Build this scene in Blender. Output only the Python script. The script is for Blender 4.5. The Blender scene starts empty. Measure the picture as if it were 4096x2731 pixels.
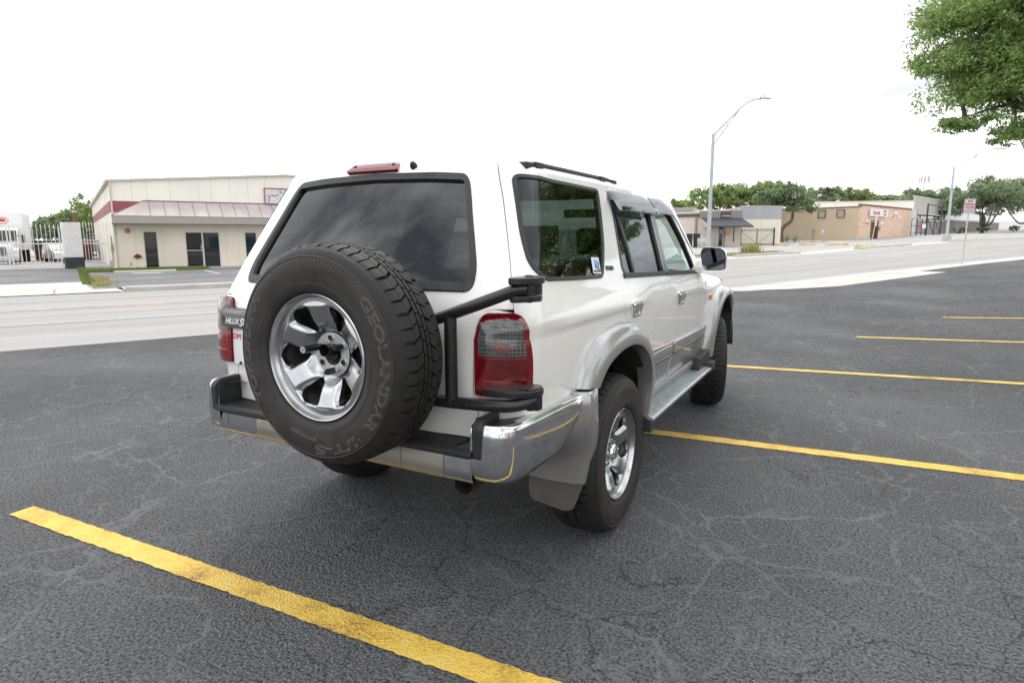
import bpy, bmesh, math, random
from mathutils import Vector, Matrix, noise
from mathutils.geometry import delaunay_2d_cdt
import numpy as np
random.seed(7)
SC=bpy.context.scene
COL=SC.collection
R_=math.radians
# ---------------------------------------------------------------- camera
cam_d=bpy.data.cameras.new('camera');cam=bpy.data.objects.new('camera',cam_d);COL.objects.link(cam);SC.camera=cam
cam_d.sensor_width=36;cam_d.lens=36*2523.6/4096;cam_d.clip_start=.05;cam_d.clip_end=3000
YAW,PIT,ROL=.499,-.163,-.003
fw=Vector((-math.sin(YAW)*math.cos(PIT),math.cos(YAW)*math.cos(PIT),math.sin(PIT)))
rt=fw.cross(Vector((0,0,1))).normalized();up=rt.cross(fw)
rt2=rt*math.cos(ROL)+up*math.sin(ROL);up2=-rt*math.sin(ROL)+up*math.cos(ROL)
M=Matrix((rt2,up2,-fw)).transposed().to_4x4();M.translation=Vector((1.808,-2.831,1.419));cam.matrix_world=M
# ---------------------------------------------------------------- world and sun
SUN_EL,SUN_AZ=R_(56),R_(335)      # azimuth measured from +Y clockwise
wd=bpy.data.worlds.new('World');SC.world=wd;wd.use_nodes=True
nt=wd.node_tree;nt.nodes.clear()
def wn(t,**k):
    n=nt.nodes.new(t)
    for a,b in k.items(): setattr(n,a,b)
    return n
out=wn('ShaderNodeOutputWorld');bg=wn('ShaderNodeBackground')
sky=wn('ShaderNodeTexSky',sky_type='NISHITA',sun_disc=False,sun_elevation=SUN_EL,sun_rotation=SUN_AZ,dust_density=3.0)
hsv=wn('ShaderNodeHueSaturation');hsv.inputs['Saturation'].default_value=.12
nt.links.new(sky.outputs[0],hsv.inputs['Color'])
tc=wn('ShaderNodeTexCoord')
sep=wn('ShaderNodeSeparateXYZ');nt.links.new(tc.outputs['Generated'],sep.inputs[0])
# cloud deck: project the view direction on a plane above
ma=wn('ShaderNodeMath',operation='MAXIMUM');nt.links.new(sep.outputs[2],ma.inputs[0]);ma.inputs[1].default_value=0
ma2=wn('ShaderNodeMath',operation='ADD');nt.links.new(ma.outputs[0],ma2.inputs[0]);ma2.inputs[1].default_value=.18
dv=wn('ShaderNodeVectorMath',operation='DIVIDE');nt.links.new(tc.outputs['Generated'],dv.inputs[0])
cb=wn('ShaderNodeCombineXYZ')
for i in range(3): nt.links.new(ma2.outputs[0],cb.inputs[i])
nt.links.new(cb.outputs[0],dv.inputs[1])
ns=wn('ShaderNodeTexNoise');ns.inputs['Scale'].default_value=1.5;ns.inputs['Detail'].default_value=7;ns.inputs['Roughness'].default_value=.52;ns.inputs['Distortion'].default_value=.4
nt.links.new(dv.outputs[0],ns.inputs['Vector'])
cr=wn('ShaderNodeValToRGB');cr.color_ramp.elements[0].position=.36;cr.color_ramp.elements[1].position=.66
cr.color_ramp.elements[0].color=(9.5,9.9,10.6,1);cr.color_ramp.elements[1].color=(21,21,21,1)
nt.links.new(ns.outputs['Fac'],cr.inputs[0])
# heavier, more broken cloud behind the viewer (seen mirrored in the car)
nb=wn('ShaderNodeTexNoise');nb.inputs['Scale'].default_value=2.1;nb.inputs['Detail'].default_value=8;nb.inputs['Roughness'].default_value=.55;nb.inputs['Distortion'].default_value=.7
mpv=wn('ShaderNodeMapping');mpv.inputs['Scale'].default_value=(.55,1.2,1);nt.links.new(dv.outputs[0],mpv.inputs[0]);nt.links.new(mpv.outputs[0],nb.inputs['Vector'])
cr2=wn('ShaderNodeValToRGB');cr2.color_ramp.elements[0].position=.40;cr2.color_ramp.elements[1].position=.60;cr2.color_ramp.elements[0].color=(6,6.4,7.2,1);cr2.color_ramp.elements[1].color=(25,25,24.5,1);nt.links.new(nb.outputs['Fac'],cr2.inputs[0])
db=wn('ShaderNodeVectorMath',operation='DOT_PRODUCT');nt.links.new(tc.outputs['Generated'],db.inputs[0]);db.inputs[1].default_value=(.1,-1,0)
rb_=wn('ShaderNodeMapRange');rb_.inputs['From Min'].default_value=.05;rb_.inputs['From Max'].default_value=.3;nt.links.new(db.outputs['Value'],rb_.inputs[0])
mb_=wn('ShaderNodeMix',data_type='RGBA');nt.links.new(rb_.outputs[0],mb_.inputs[0]);nt.links.new(cr.outputs[0],mb_.inputs[6]);nt.links.new(cr2.outputs[0],mb_.inputs[7])
mx=wn('ShaderNodeMix',data_type='RGBA');mx.inputs[0].default_value=.86
nt.links.new(hsv.outputs[0],mx.inputs[6]);nt.links.new(mb_.outputs[2],mx.inputs[7])
nt.links.new(mx.outputs[2],bg.inputs[0]);bg.inputs[1].default_value=.115
# a greyer bank of cloud low on the right
dp=wn('ShaderNodeVectorMath',operation='DOT_PRODUCT');nt.links.new(tc.outputs['Generated'],dp.inputs[0]);dp.inputs[1].default_value=Vector((.30,.93,.22)).normalized()
ad_=wn('ShaderNodeMath',operation='MULTIPLY_ADD');nt.links.new(ns.outputs['Fac'],ad_.inputs[0]);ad_.inputs[1].default_value=-.22;nt.links.new(dp.outputs['Value'],ad_.inputs[2])
r2=wn('ShaderNodeValToRGB');r2.color_ramp.elements[0].position=.70;r2.color_ramp.elements[0].color=(1,1,1,1);r2.color_ramp.elements[1].position=.90;r2.color_ramp.elements[1].color=(.78,.79,.80,1);nt.links.new(ad_.outputs[0],r2.inputs[0])
m5=wn('ShaderNodeMix',data_type='RGBA',blend_type='MULTIPLY');m5.inputs[0].default_value=1;nt.links.new(mx.outputs[2],m5.inputs[6]);nt.links.new(r2.outputs[0],m5.inputs[7]);nt.links.new(m5.outputs[2],bg.inputs[0])
nt.links.new(bg.outputs[0],out.inputs[0])
sd=bpy.data.lights.new('sun','SUN');sd.energy=1.2;sd.angle=R_(32);sd.color=(1,.97,.93)
so=bpy.data.objects.new('sun',sd);COL.objects.link(so)
sdir=Vector((math.sin(SUN_AZ)*math.cos(SUN_EL),math.cos(SUN_AZ)*math.cos(SUN_EL),math.sin(SUN_EL)))
so.rotation_euler=sdir.to_track_quat('Z','Y').to_euler()
SC.view_settings.view_transform='Standard';SC.view_settings.look='None';SC.view_settings.gamma=1;SC.view_settings.exposure=.15
SC.render.engine='CYCLES';SC.cycles.max_bounces=8;SC.cycles.transparent_max_bounces=16;SC.cycles.glossy_bounces=4;SC.cycles.sample_clamp_indirect=6
# ---------------------------------------------------------------- materials
def mat(name,col=(.5,.5,.5),rough=.5,metal=0,coat=0,coatr=.03,ior=1.45,emit=None,spec=.5):
    m=bpy.data.materials.new(name);m.use_nodes=True;b=m.node_tree.nodes['Principled BSDF']
    b.inputs['Base Color'].default_value=(*col,1);b.inputs['Roughness'].default_value=rough;b.inputs['Metallic'].default_value=metal
    b.inputs['Coat Weight'].default_value=coat;b.inputs['Coat Roughness'].default_value=coatr;b.inputs['IOR'].default_value=ior
    b.inputs['Specular IOR Level'].default_value=spec
    if emit: b.inputs['Emission Color'].default_value=(*emit,1);b.inputs['Emission Strength'].default_value=1
    return m
def N(m,t,**k):
    n=m.node_tree.nodes.new(t)
    for a,b in k.items():
        if a[0]=='_': n.inputs[a[1:].replace('_',' ')].default_value=b
        else: setattr(n,a,b)
    return n
def L(m,a,b): m.node_tree.links.new(a,b)
def ramp(m,src,stops):
    c=N(m,'ShaderNodeValToRGB');e=c.color_ramp.elements
    while len(e)<len(stops): e.new(.5)
    for i,(p,cc) in enumerate(stops): e[i].position=p;e[i].color=(*cc,1) if len(cc)==3 else cc
    L(m,src,c.inputs[0]);return c.outputs[0]
def noisy(m,scale=5,amt=.15,detail=6,bump=0,bscale=None,rvar=0,coord='Object',stretch=None):
    """vary the base colour and the roughness, add a bump"""
    b=m.node_tree.nodes['Principled BSDF'];t=N(m,'ShaderNodeTexCoord');src=t.outputs[coord]
    if stretch:
        mp=N(m,'ShaderNodeMapping');mp.inputs['Scale'].default_value=stretch;L(m,src,mp.inputs[0]);src=mp.outputs[0]
    n=N(m,'ShaderNodeTexNoise',_Scale=scale,_Detail=detail,_Roughness=.6);L(m,src,n.inputs['Vector'])
    c=b.inputs['Base Color'].default_value[:3]
    o=ramp(m,n.outputs['Fac'],[(.3,tuple(x*(1-amt) for x in c)),(.7,tuple(min(1,x*(1+amt)) for x in c))]);L(m,o,b.inputs['Base Color'])
    if rvar:
        r0=b.inputs['Roughness'].default_value
        mr=N(m,'ShaderNodeMapRange');mr.inputs['From Min'].default_value=.3;mr.inputs['From Max'].default_value=.7
        mr.inputs['To Min'].default_value=max(0,r0-rvar);mr.inputs['To Max'].default_value=min(1,r0+rvar);L(m,n.outputs['Fac'],mr.inputs[0]);L(m,mr.outputs[0],b.inputs['Roughness'])
    if bump:
        n2=N(m,'ShaderNodeTexNoise',_Scale=bscale or scale*6,_Detail=4);L(m,src,n2.inputs['Vector'])
        bp=N(m,'ShaderNodeBump',_Strength=bump,_Distance=.01);L(m,n2.outputs['Fac'],bp.inputs['Height']);L(m,bp.outputs[0],b.inputs['Normal'])
    return m
def glass(name,tint,rough=0.0,ior=1.52):
    m=bpy.data.materials.new(name);m.use_nodes=True;T=m.node_tree;T.nodes.clear()
    o=N(m,'ShaderNodeOutputMaterial');a=N(m,'ShaderNodeBsdfTransparent');a.inputs[0].default_value=(*tint,1)
    g=N(m,'ShaderNodeBsdfGlossy');g.inputs['Roughness'].default_value=rough;g.inputs[0].default_value=(.95,.97,1,1)
    f=N(m,'ShaderNodeFresnel',_IOR=ior);ge=N(m,'ShaderNodeNewGeometry');mr=N(m,'ShaderNodeMapRange');mr.inputs['To Min'].default_value=ior;mr.inputs['To Max'].default_value=1/ior;L(m,ge.outputs['Backfacing'],mr.inputs[0]);L(m,mr.outputs[0],f.inputs['IOR']);x=N(m,'ShaderNodeMixShader');L(m,f.outputs[0],x.inputs[0]);L(m,a.outputs[0],x.inputs[1]);L(m,g.outputs[0],x.inputs[2]);L(m,x.outputs[0],o.inputs[0])
    return m
MT={}
MT['paint']=noisy(mat('pearl_white_paint',(.81,.795,.765),.30,0,1,.03),3,.03,3,rvar=.04)
def dirt(m,z0,z1,col,amt):
    b=m.node_tree.nodes['Principled BSDF'];lk=b.inputs['Base Color'].links[0].from_socket
    t=N(m,'ShaderNodeTexCoord');sp=N(m,'ShaderNodeSeparateXYZ');L(m,t.outputs['Object'],sp.inputs[0])
    mr=N(m,'ShaderNodeMapRange');mr.inputs['From Min'].default_value=z1;mr.inputs['From Max'].default_value=z0;L(m,sp.outputs[2],mr.inputs[0])
    n=N(m,'ShaderNodeTexNoise',_Scale=7,_Detail=8,_Roughness=.7);L(m,t.outputs['Object'],n.inputs['Vector'])
    r=ramp(m,n.outputs['Fac'],[(.30,(.1,.1,.1)),(.78,(1,1,1))])
    a=N(m,'ShaderNodeMath',operation='MULTIPLY');L(m,mr.outputs[0],a.inputs[0]);L(m,r,a.inputs[1])
    c=N(m,'ShaderNodeMath',operation='MULTIPLY');L(m,a.outputs[0],c.inputs[0]);c.inputs[1].default_value=amt
    x=N(m,'ShaderNodeMix',data_type='RGBA');L(m,c.outputs[0],x.inputs[0]);L(m,lk,x.inputs[6]);x.inputs[7].default_value=(*col,1);L(m,x.outputs[2],b.inputs['Base Color'])
dirt(MT['paint'],.50,.95,(.36,.33,.29),.24)
MT['silver']=noisy(mat('silver_cladding_paint',(.36,.36,.36),.32,.6,.8,.06),300,.05,2)
dirt(MT['silver'],.35,.85,(.20,.18,.155),.5)
MT['clad']=mat('lower_door_cladding',(.27,.275,.28),.30,.7,.8,.05)
MT['silver_dk']=mat('silver_moulding_paint',(.36,.37,.38),.3,.6,.8,.06)
MT['chrome']=noisy(mat('weathered_chrome',(.62,.63,.65),.09,1),14,.10,6,rvar=.07)
MT['chrome2']=mat('bright_chrome',(.8,.8,.82),.05,1)
MT['alloy']=noisy(mat('polished_alloy',(.47,.48,.49),.25,1),12,.05,3,rvar=.03)
MT['alloy_hub']=noisy(mat('machined_hub_alloy',(.6,.6,.59),.36,.85),60,.2,4)
MT['plastic']=noisy(mat('black_plastic',(.022,.023,.025),.45),40,.2,3,bump=.15,bscale=700)
MT['rubber']=noisy(mat('tyre_rubber',(.017,.0165,.016),.6,spec=.4),20,.25,5,bump=.12,bscale=500,rvar=.08)
MT['rubber_side']=noisy(mat('dusty_sidewall_rubber',(.032,.028,.025),.5,spec=.4),16,.30,6,rvar=.1)
MT['letter']=mat('raised_letter_rubber',(.115,.107,.098),.7)
MT['seal']=noisy(mat('window_seal_rubber',(.018,.019,.022),.33),25,.25,4,rvar=.1)
MT['black_gloss']=mat('black_gloss_steel',(.012,.012,.013),.25,0,.5,.1)
MT['carrier']=noisy(mat('black_powder_coat',(.013,.013,.014),.33,0,.2,.2),60,.3,3,bump=.08,bscale=300)
MT['dark']=mat('dark_interior',(.02,.021,.023),.8)
MT['seat']=mat('grey_seat_cloth',(.07,.07,.075),.9)
MT['under']=noisy(mat('dirty_underbody',(.018,.016,.014),.85),10,.4)
MT['privacy']=glass('privacy_glass',(.05,.062,.06))
MT['rearglass']=glass('rear_privacy_glass',(.04,.043,.047),0,1.62)
MT['clear']=glass('green_clear_glass',(.70,.80,.77))
MT['visor']=glass('smoked_visor_acrylic',(.20,.20,.22),.02,1.5)
MT['mirrorglass']=mat('mirror_glass',(.11,.12,.13),.02,1)
MT['flap']=noisy(mat('mudflap_rubber',(.088,.085,.08),.65),12,.2,5)
MT['white_text']=mat('silver_lettering',(.75,.76,.78),.3,.3)
MT['badge']=mat('badge_metal',(.10,.10,.11),.3,.8)
MT['red_text']=mat('red_print',(.55,.03,.05),.6)
MT['paper']=mat('white_paper',(.72,.72,.76),.8)
MT['blue_print']=mat('blue_print',(.05,.28,.6),.6)
MT['grey_print']=mat('dark_print',(.05,.05,.05),.6)
MT['orange']=mat('orange_lens',(.75,.2,.03),.12,0,1)
MT['brass']=mat('dull_nut_metal',(.16,.15,.14),.4,.8)
def lens_mat(name,col,dark,scale,ior=1.5,mixm=.0):
    m=mat(name,col,.12,0,1,.02)
    b=m.node_tree.nodes['Principled BSDF'];t=N(m,'ShaderNodeTexCoord')
    sp=N(m,'ShaderNodeSeparateXYZ');L(m,t.outputs['Object'],sp.inputs[0])
    outs=[]
    for ax,sc in ((2,scale[0]),(0,scale[1]),(1,scale[1])):
        w=N(m,'ShaderNodeMath',operation='MULTIPLY');L(m,sp.outputs[ax],w.inputs[0]);w.inputs[1].default_value=sc
        fr=N(m,'ShaderNodeMath',operation='FRACT');L(m,w.outputs[0],fr.inputs[0])
        gt=N(m,'ShaderNodeMath',operation='GREATER_THAN');L(m,fr.outputs[0],gt.inputs[0]);gt.inputs[1].default_value=.78 if ax==2 else .85;outs.append(gt.outputs[0])
    if ax: 
        mxx=N(m,'ShaderNodeMath',operation='MAXIMUM');L(m,outs[0],mxx.inputs[0]);L(m,outs[1],mxx.inputs[1])
        nz=N(m,'ShaderNodeTexNoise',_Scale=22,_Detail=3);L(m,t.outputs['Object'],nz.inputs['Vector'])
        base=ramp(m,nz.outputs['Fac'],[(.35,dark),(.65,col)])
        mi=N(m,'ShaderNodeMix',data_type='RGBA');L(m,mxx.outputs[0],mi.inputs[0]);L(m,base,mi.inputs[6]);mi.inputs[7].default_value=(*[min(1,c*1.5+mixm) for c in col],1)
        L(m,mi.outputs[2],b.inputs['Base Color'])
    return m
MT['lamp_red']=lens_mat('red_lamp_lens',(.14,.0015,.002),(.06,.0008,.001),(0.01,0.01))
MT['lamp_clear']=lens_mat('clear_ribbed_lens',(.070,.068,.068),(.025,.022,.022),(75,95),mixm=.035)
MT['lamp_rim']=mat('red_lamp_rim',(.15,.001,.004),.1,0,1,.02)
MT['lamp_refl']=lens_mat('red_reflector',(.16,.002,.002),(.11,.0015,.0015),(160,160))
# ---------------------------------------------------------------- mesh helpers
def empty(name,loc=(0,0,0),rz=0,parent=None):
    o=bpy.data.objects.new(name,None);COL.objects.link(o);o.location=loc;o.rotation_euler=(0,0,rz);o.empty_display_size=.2
    if parent: o.parent=parent
    return o
def tag(o,label=None,cat=None,group=None,kind=None):
    if label: o['label']=label
    if cat: o['category']=cat
    if group: o['group']=group
    if kind: o['kind']=kind
    return o
def copy_tree(o,parent=None):
    c=o.copy();COL.objects.link(c);c.parent=parent
    if parent is not None: c.matrix_parent_inverse=o.matrix_parent_inverse.copy()
    for ch in [x for x in o.children]: copy_tree(ch,c)
    return c
class MB:
    def __init__(s): s.v=[];s.f=[]
    def add(s,v,f):
        b=len(s.v);s.v+=[tuple(x) for x in v];s.f+=[tuple(i+b for i in q) for q in f];return s
    def box(s,x0,x1,y0,y1,z0,z1,M=None):
        v=[Vector((x,y,z)) for x in (x0,x1) for y in (y0,y1) for z in (z0,z1)]
        if M: v=[M@p for p in v]
        return s.add(v,[(0,1,3,2),(4,6,7,5),(0,4,5,1),(2,3,7,6),(0,2,6,4),(1,5,7,3)])
    def tube(s,pts,r,n=10,cap=True,sq=None):
        pts=[Vector(p) for p in pts];rings=[];T=[]
        for i,p in enumerate(pts):
            t=(pts[min(i+1,len(pts)-1)]-pts[max(i-1,0)]).normalized();T.append(t)
        a=Vector((0,0,1)) if abs(T[0].z)<.9 else Vector((1,0,0))
        u=T[0].cross(a).normalized()
        vs=[];fs=[]
        for i,p in enumerate(pts):
            u=(u-T[i]*u.dot(T[i])).normalized();w=T[i].cross(u)
            rr=r[i] if isinstance(r,(list,tuple)) else r
            for k in range(n):
                an=2*math.pi*k/n;vs.append(p+(u*math.cos(an)+w*math.sin(an))*rr)
        for i in range(len(pts)-1):
            for k in range(n): fs.append((i*n+k,i*n+(k+1)%n,(i+1)*n+(k+1)%n,(i+1)*n+k))
        if cap: fs.append(tuple(range(n-1,-1,-1)));fs.append(tuple((len(pts)-1)*n+k for k in range(n)))
        return s.add(vs,fs)
    def prism(s,poly,y0,y1,axis='y',M=None):
        """extrude a 2D polygon; axis y: poly is (x,z); axis x: (y,z); axis z: (x,y)"""
        n=len(poly)
        def P(a,b,c): return {'y':(a,c,b),'x':(c,a,b),'z':(a,b,c)}[axis]
        v=[P(a,b,y0) for a,b in poly]+[P(a,b,y1) for a,b in poly]
        if M: v=[M@Vector(p) for p in v]
        f=[tuple(range(n)),tuple(range(2*n-1,n-1,-1))]+[(i,i+n,(i+1)%n+n,(i+1)%n) for i in range(n)]
        return s.add(v,f)
    def grid(s,rows,close=False,flip=False):
        n=len(rows[0]);v=[p for r in rows for p in r];f=[]
        for i in range(len(rows)-1):
            for j in range(n if close else n-1):
                q=(i*n+j,i*n+(j+1)%n,(i+1)*n+(j+1)%n,(i+1)*n+j)
                f.append(q[::-1] if flip else q)
        return s.add(v,f)
    def revolve(s,prof,n=64,axis='y',c=(0,0,0)):
        """prof: list of (radius, axial)"""
        rows=[]
        for r,a in prof:
            row=[]
            for k in range(n):
                t=2*math.pi*k/n;p=(c[0]+r*math.sin(t),c[1]+a,c[2]+r*math.cos(t))
                row.append(p)
            rows.append(row)
        return s.grid(rows,True)
    def build(s,name,m=None,parent=None,smooth=None,bevel=0,seg=2,fixn=True,subd=0):
        me=bpy.data.meshes.new(name);me.from_pydata(s.v,[],s.f)
        if fixn or smooth:
            bm=bmesh.new();bm.from_mesh(me)
            if fixn: bmesh.ops.recalc_face_normals(bm,faces=bm.faces)
            bm.to_mesh(me);bm.free()
        o=bpy.data.objects.new(name,me);COL.objects.link(o)
        if m is not None: me.materials.append(MT[m] if isinstance(m,str) else m)
        if smooth is not None:
            for p in me.polygons: p.use_smooth=True
            me.set_sharp_from_angle(angle=R_(smooth))
        if bevel:
            b=o.modifiers.new('b','BEVEL');b.width=bevel;b.segments=seg;b.limit_method='ANGLE';b.angle_limit=R_(35);b.harden_normals=True
            for p in me.polygons: p.use_smooth=True
            me.set_sharp_from_angle(angle=R_(35))
        if subd:
            b=o.modifiers.new('s','SUBSURF');b.levels=b.render_levels=subd
        if parent: o.parent=parent
        return o
def catmull(P,n=6,closed=False):
    P=[Vector(p) for p in P];out=[];m=len(P)
    rng=range(m if closed else m-1)
    for i in rng:
        g=lambda k:P[k%m] if closed else P[min(max(k,0),m-1)]
        a,b,c,d=g(i-1),g(i),g(i+1),g(i+2)
        for j in range(n):
            t=j/n;out.append(.5*((2*b)+(c-a)*t+(2*a-5*b+4*c-d)*t*t+(-a+3*b-3*c+d)*t**3))
    if not closed: out.append(P[-1])
    return out
def rounded(poly,r,seg=6):
    """round the corners of a 2D polygon"""
    out=[];n=len(poly)
    rs=r if isinstance(r,(list,tuple)) else [r]*n
    for i in range(n):
        a,b,c=Vector(poly[i-1]),Vector(poly[i]),Vector(poly[(i+1)%n])
        d1=(a-b);d2=(c-b);q=min(rs[i],d1.length*.48,d2.length*.48)
        if q<1e-4: out.append(tuple(b));continue
        p1=b+d1.normalized()*q;p2=b+d2.normalized()*q
        for k in range(seg+1):
            t=k/seg;out.append(tuple(p1*(1-t)**2+b*2*t*(1-t)+p2*t*t))
    return out
def text_mesh(txt,size,depth=.001,outline=0,bevel=0,align='CENTER',shear=0,space=1.0,offset=0):
    c=bpy.data.curves.new('t','FONT');c.body=txt;c.size=size;c.align_x=align;c.align_y='CENTER';c.shear=shear;c.space_character=space;c.offset=offset
    if outline: c.fill_mode='NONE';c.bevel_depth=outline;c.bevel_resolution=1
    else: c.extrude=depth;c.bevel_depth=bevel
    c.resolution_u=4
    o=bpy.data.objects.new('t',c);COL.objects.link(o)
    dg=bpy.context.evaluated_depsgraph_get();me=bpy.data.meshes.new_from_object(o.evaluated_get(dg))
    v=[tuple(x.co) for x in me.vertices];f=[tuple(p.vertices) for p in me.polygons]
    bpy.data.objects.remove(o);bpy.data.meshes.remove(me);bpy.data.curves.remove(c)
    return v,f
def text_obj(name,txt,size,m,parent,origin,xd,yd,depth=.001,map=None,**k):
    v,f=text_mesh(txt,size,depth,**k)
    xd=Vector(xd).normalized();yd=Vector(yd).normalized();zd=xd.cross(yd)
    mb=MB();mb.add([Vector(origin)+xd*a+yd*b+zd*c for a,b,c in v],f)
    return mb.build(name,m,parent,fixn=False)
def ip(X,Y,x):
    # smooth monotone cubic interpolation
    n=len(X)
    if x<=X[0]: return Y[0]+(Y[1]-Y[0])/(X[1]-X[0])*(x-X[0])
    if x>=X[-1]: return Y[-1]+(Y[-1]-Y[-2])/(X[-1]-X[-2])*(x-X[-1])
    k=0
    while x>X[k+1]: k+=1
    d=[(Y[i+1]-Y[i])/(X[i+1]-X[i]) for i in range(n-1)]
    def m(i):
        if i==0: return d[0]
        if i==n-1: return d[-1]
        if d[i-1]*d[i]<=0: return 0
        return 2*d[i-1]*d[i]/(d[i-1]+d[i])
    h=X[k+1]-X[k];t=(x-X[k])/h
    return (2*t**3-3*t*t+1)*Y[k]+(t**3-2*t*t+t)*h*m(k)+(-2*t**3+3*t*t)*Y[k+1]+(t**3-t*t)*h*m(k+1)
def sstep(a,b,x):
    v=min(1,max(0,(x-a)/(b-a)));return v*v*(3-2*v)
WZ=([.30,.55,.75,.92,1.02,1.12,1.20,1.26,1.34,1.45,1.60,1.68],[.770,.800,.822,.834,.836,.829,.812,.796,.775,.742,.694,.664])
YZ=([.40,.60,.90,1.05,1.18,1.26,1.40,1.55,1.68],[-.965,-.982,-.985,-.978,-.952,-.918,-.850,-.775,-.708])
VR=1.675;RR=.06
def sidex(y,z):
    x=ip(*WZ,z)-.014*((y-.8)/1.8)**2
    # shoulder crease
    fade=1-sstep(.25,.62,y)
    f2=sstep(.95,1.2,y)*.6
    zc=1.085-.02*y
    e=sstep(zc-.035,zc,z)*(1-sstep(zc,zc+.13,z))
    x+=.012*e*(fade+f2)
    if y>1.8:
        b=sstep(1.8,2.3,y)
        if z>.98: x-=b*.12*((z-.98)/.16)**2
        if y>2.3: x-=.13*((y-2.3)/1.15)**2.4
    return x
def S(q,v):
    s=-1 if q<0 else 1;a=abs(q)
    z=min(v,VR)
    yr=ip(*YZ,z)
    rc=.15+.05*sstep(1.1,1.6,z);bow=.035
    ins=0;zz=v
    if v>VR:
        p0=math.radians(17);ph=p0+(v-VR)/.08*(math.radians(86)-p0)
        zz=VR+RR*(math.sin(ph)-math.sin(p0));ins=RR*(math.cos(p0)-math.cos(ph))
    w=sidex(-.85,z);
    xx=w-rc;th0=math.atan(2*bow/xx)
    xc=w-rc+rc*math.sin(th0);cx=w-rc;cy=yr+bow+rc*math.cos(th0)
    if a<.68:
        x=a/.68*xc;y=yr+bow*(a/.68)**2;th=th0*a/.68
    elif a<.90:
        th=th0+(a-.68)/.22*(math.pi/2-th0);x=cx+rc*math.sin(th);y=cy-rc*math.cos(th)
    elif a<1.3:
        y=cy+(a-.9)/.4*(-.40-cy);x=sidex(y,z)+(w-sidex(cy,z))*(1-(a-.9)/.4);th=math.pi/2
    else:
        y=a-1.7;x=sidex(y,z);th=math.pi/2
    return (s*(x-ins*math.sin(th)),y+ins*math.cos(th),zz)
# ---------------------------------------------------------------- panels cut out of the body surface
def inside(p,poly):
    x,y=p;c=False;n=len(poly);j=n-1
    for i in range(n):
        xi,yi=poly[i];xj,yj=poly[j]
        if (yi>y)!=(yj>y) and x<(xj-xi)*(y-yi)/(yj-yi)+xi: c=not c
        j=i
    return c
def dens(poly,step):
    out=[];n=len(poly)
    for i in range(n):
        a=Vector(poly[i]);b=Vector(poly[(i+1)%n]);k=max(1,int((b-a).length/step))
        for j in range(k):
            p=a+(b-a)*j/k
            if not out or (p-Vector(out[-1])).length>1e-5: out.append(tuple(p))
    return out
def area(p): return sum(p[i-1][0]*p[i][1]-p[i][0]*p[i-1][1] for i in range(len(p)))/2
def inset(poly,d):
    n=len(poly);s=1 if area(poly)>0 else -1;out=[]
    for i in range(n):
        a,b,c=Vector(poly[i-1]),Vector(poly[i]),Vector(poly[(i+1)%n])
        e1=(b-a).normalized();e2=(c-b).normalized()
        n1=Vector((-e1.y,e1.x))*s;n2=Vector((-e2.y,e2.x))*s
        m=(n1+n2)
        if m.length<1e-6: m=n1
        m.normalize();q=max(.4,m.dot(n1));out.append(tuple(b+m*d/q))
    return out
def Sn(q,v,F=None):
    F=F or S
    e=1e-3;p=Vector(F(q,v));a=(Vector(F(q+e,v))-Vector(F(q-e,v)));b=(Vector(F(q,v+e))-Vector(F(q,v-e)))
    return p,a/(2*e),b/(2*e),a.cross(b).normalized()
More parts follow.
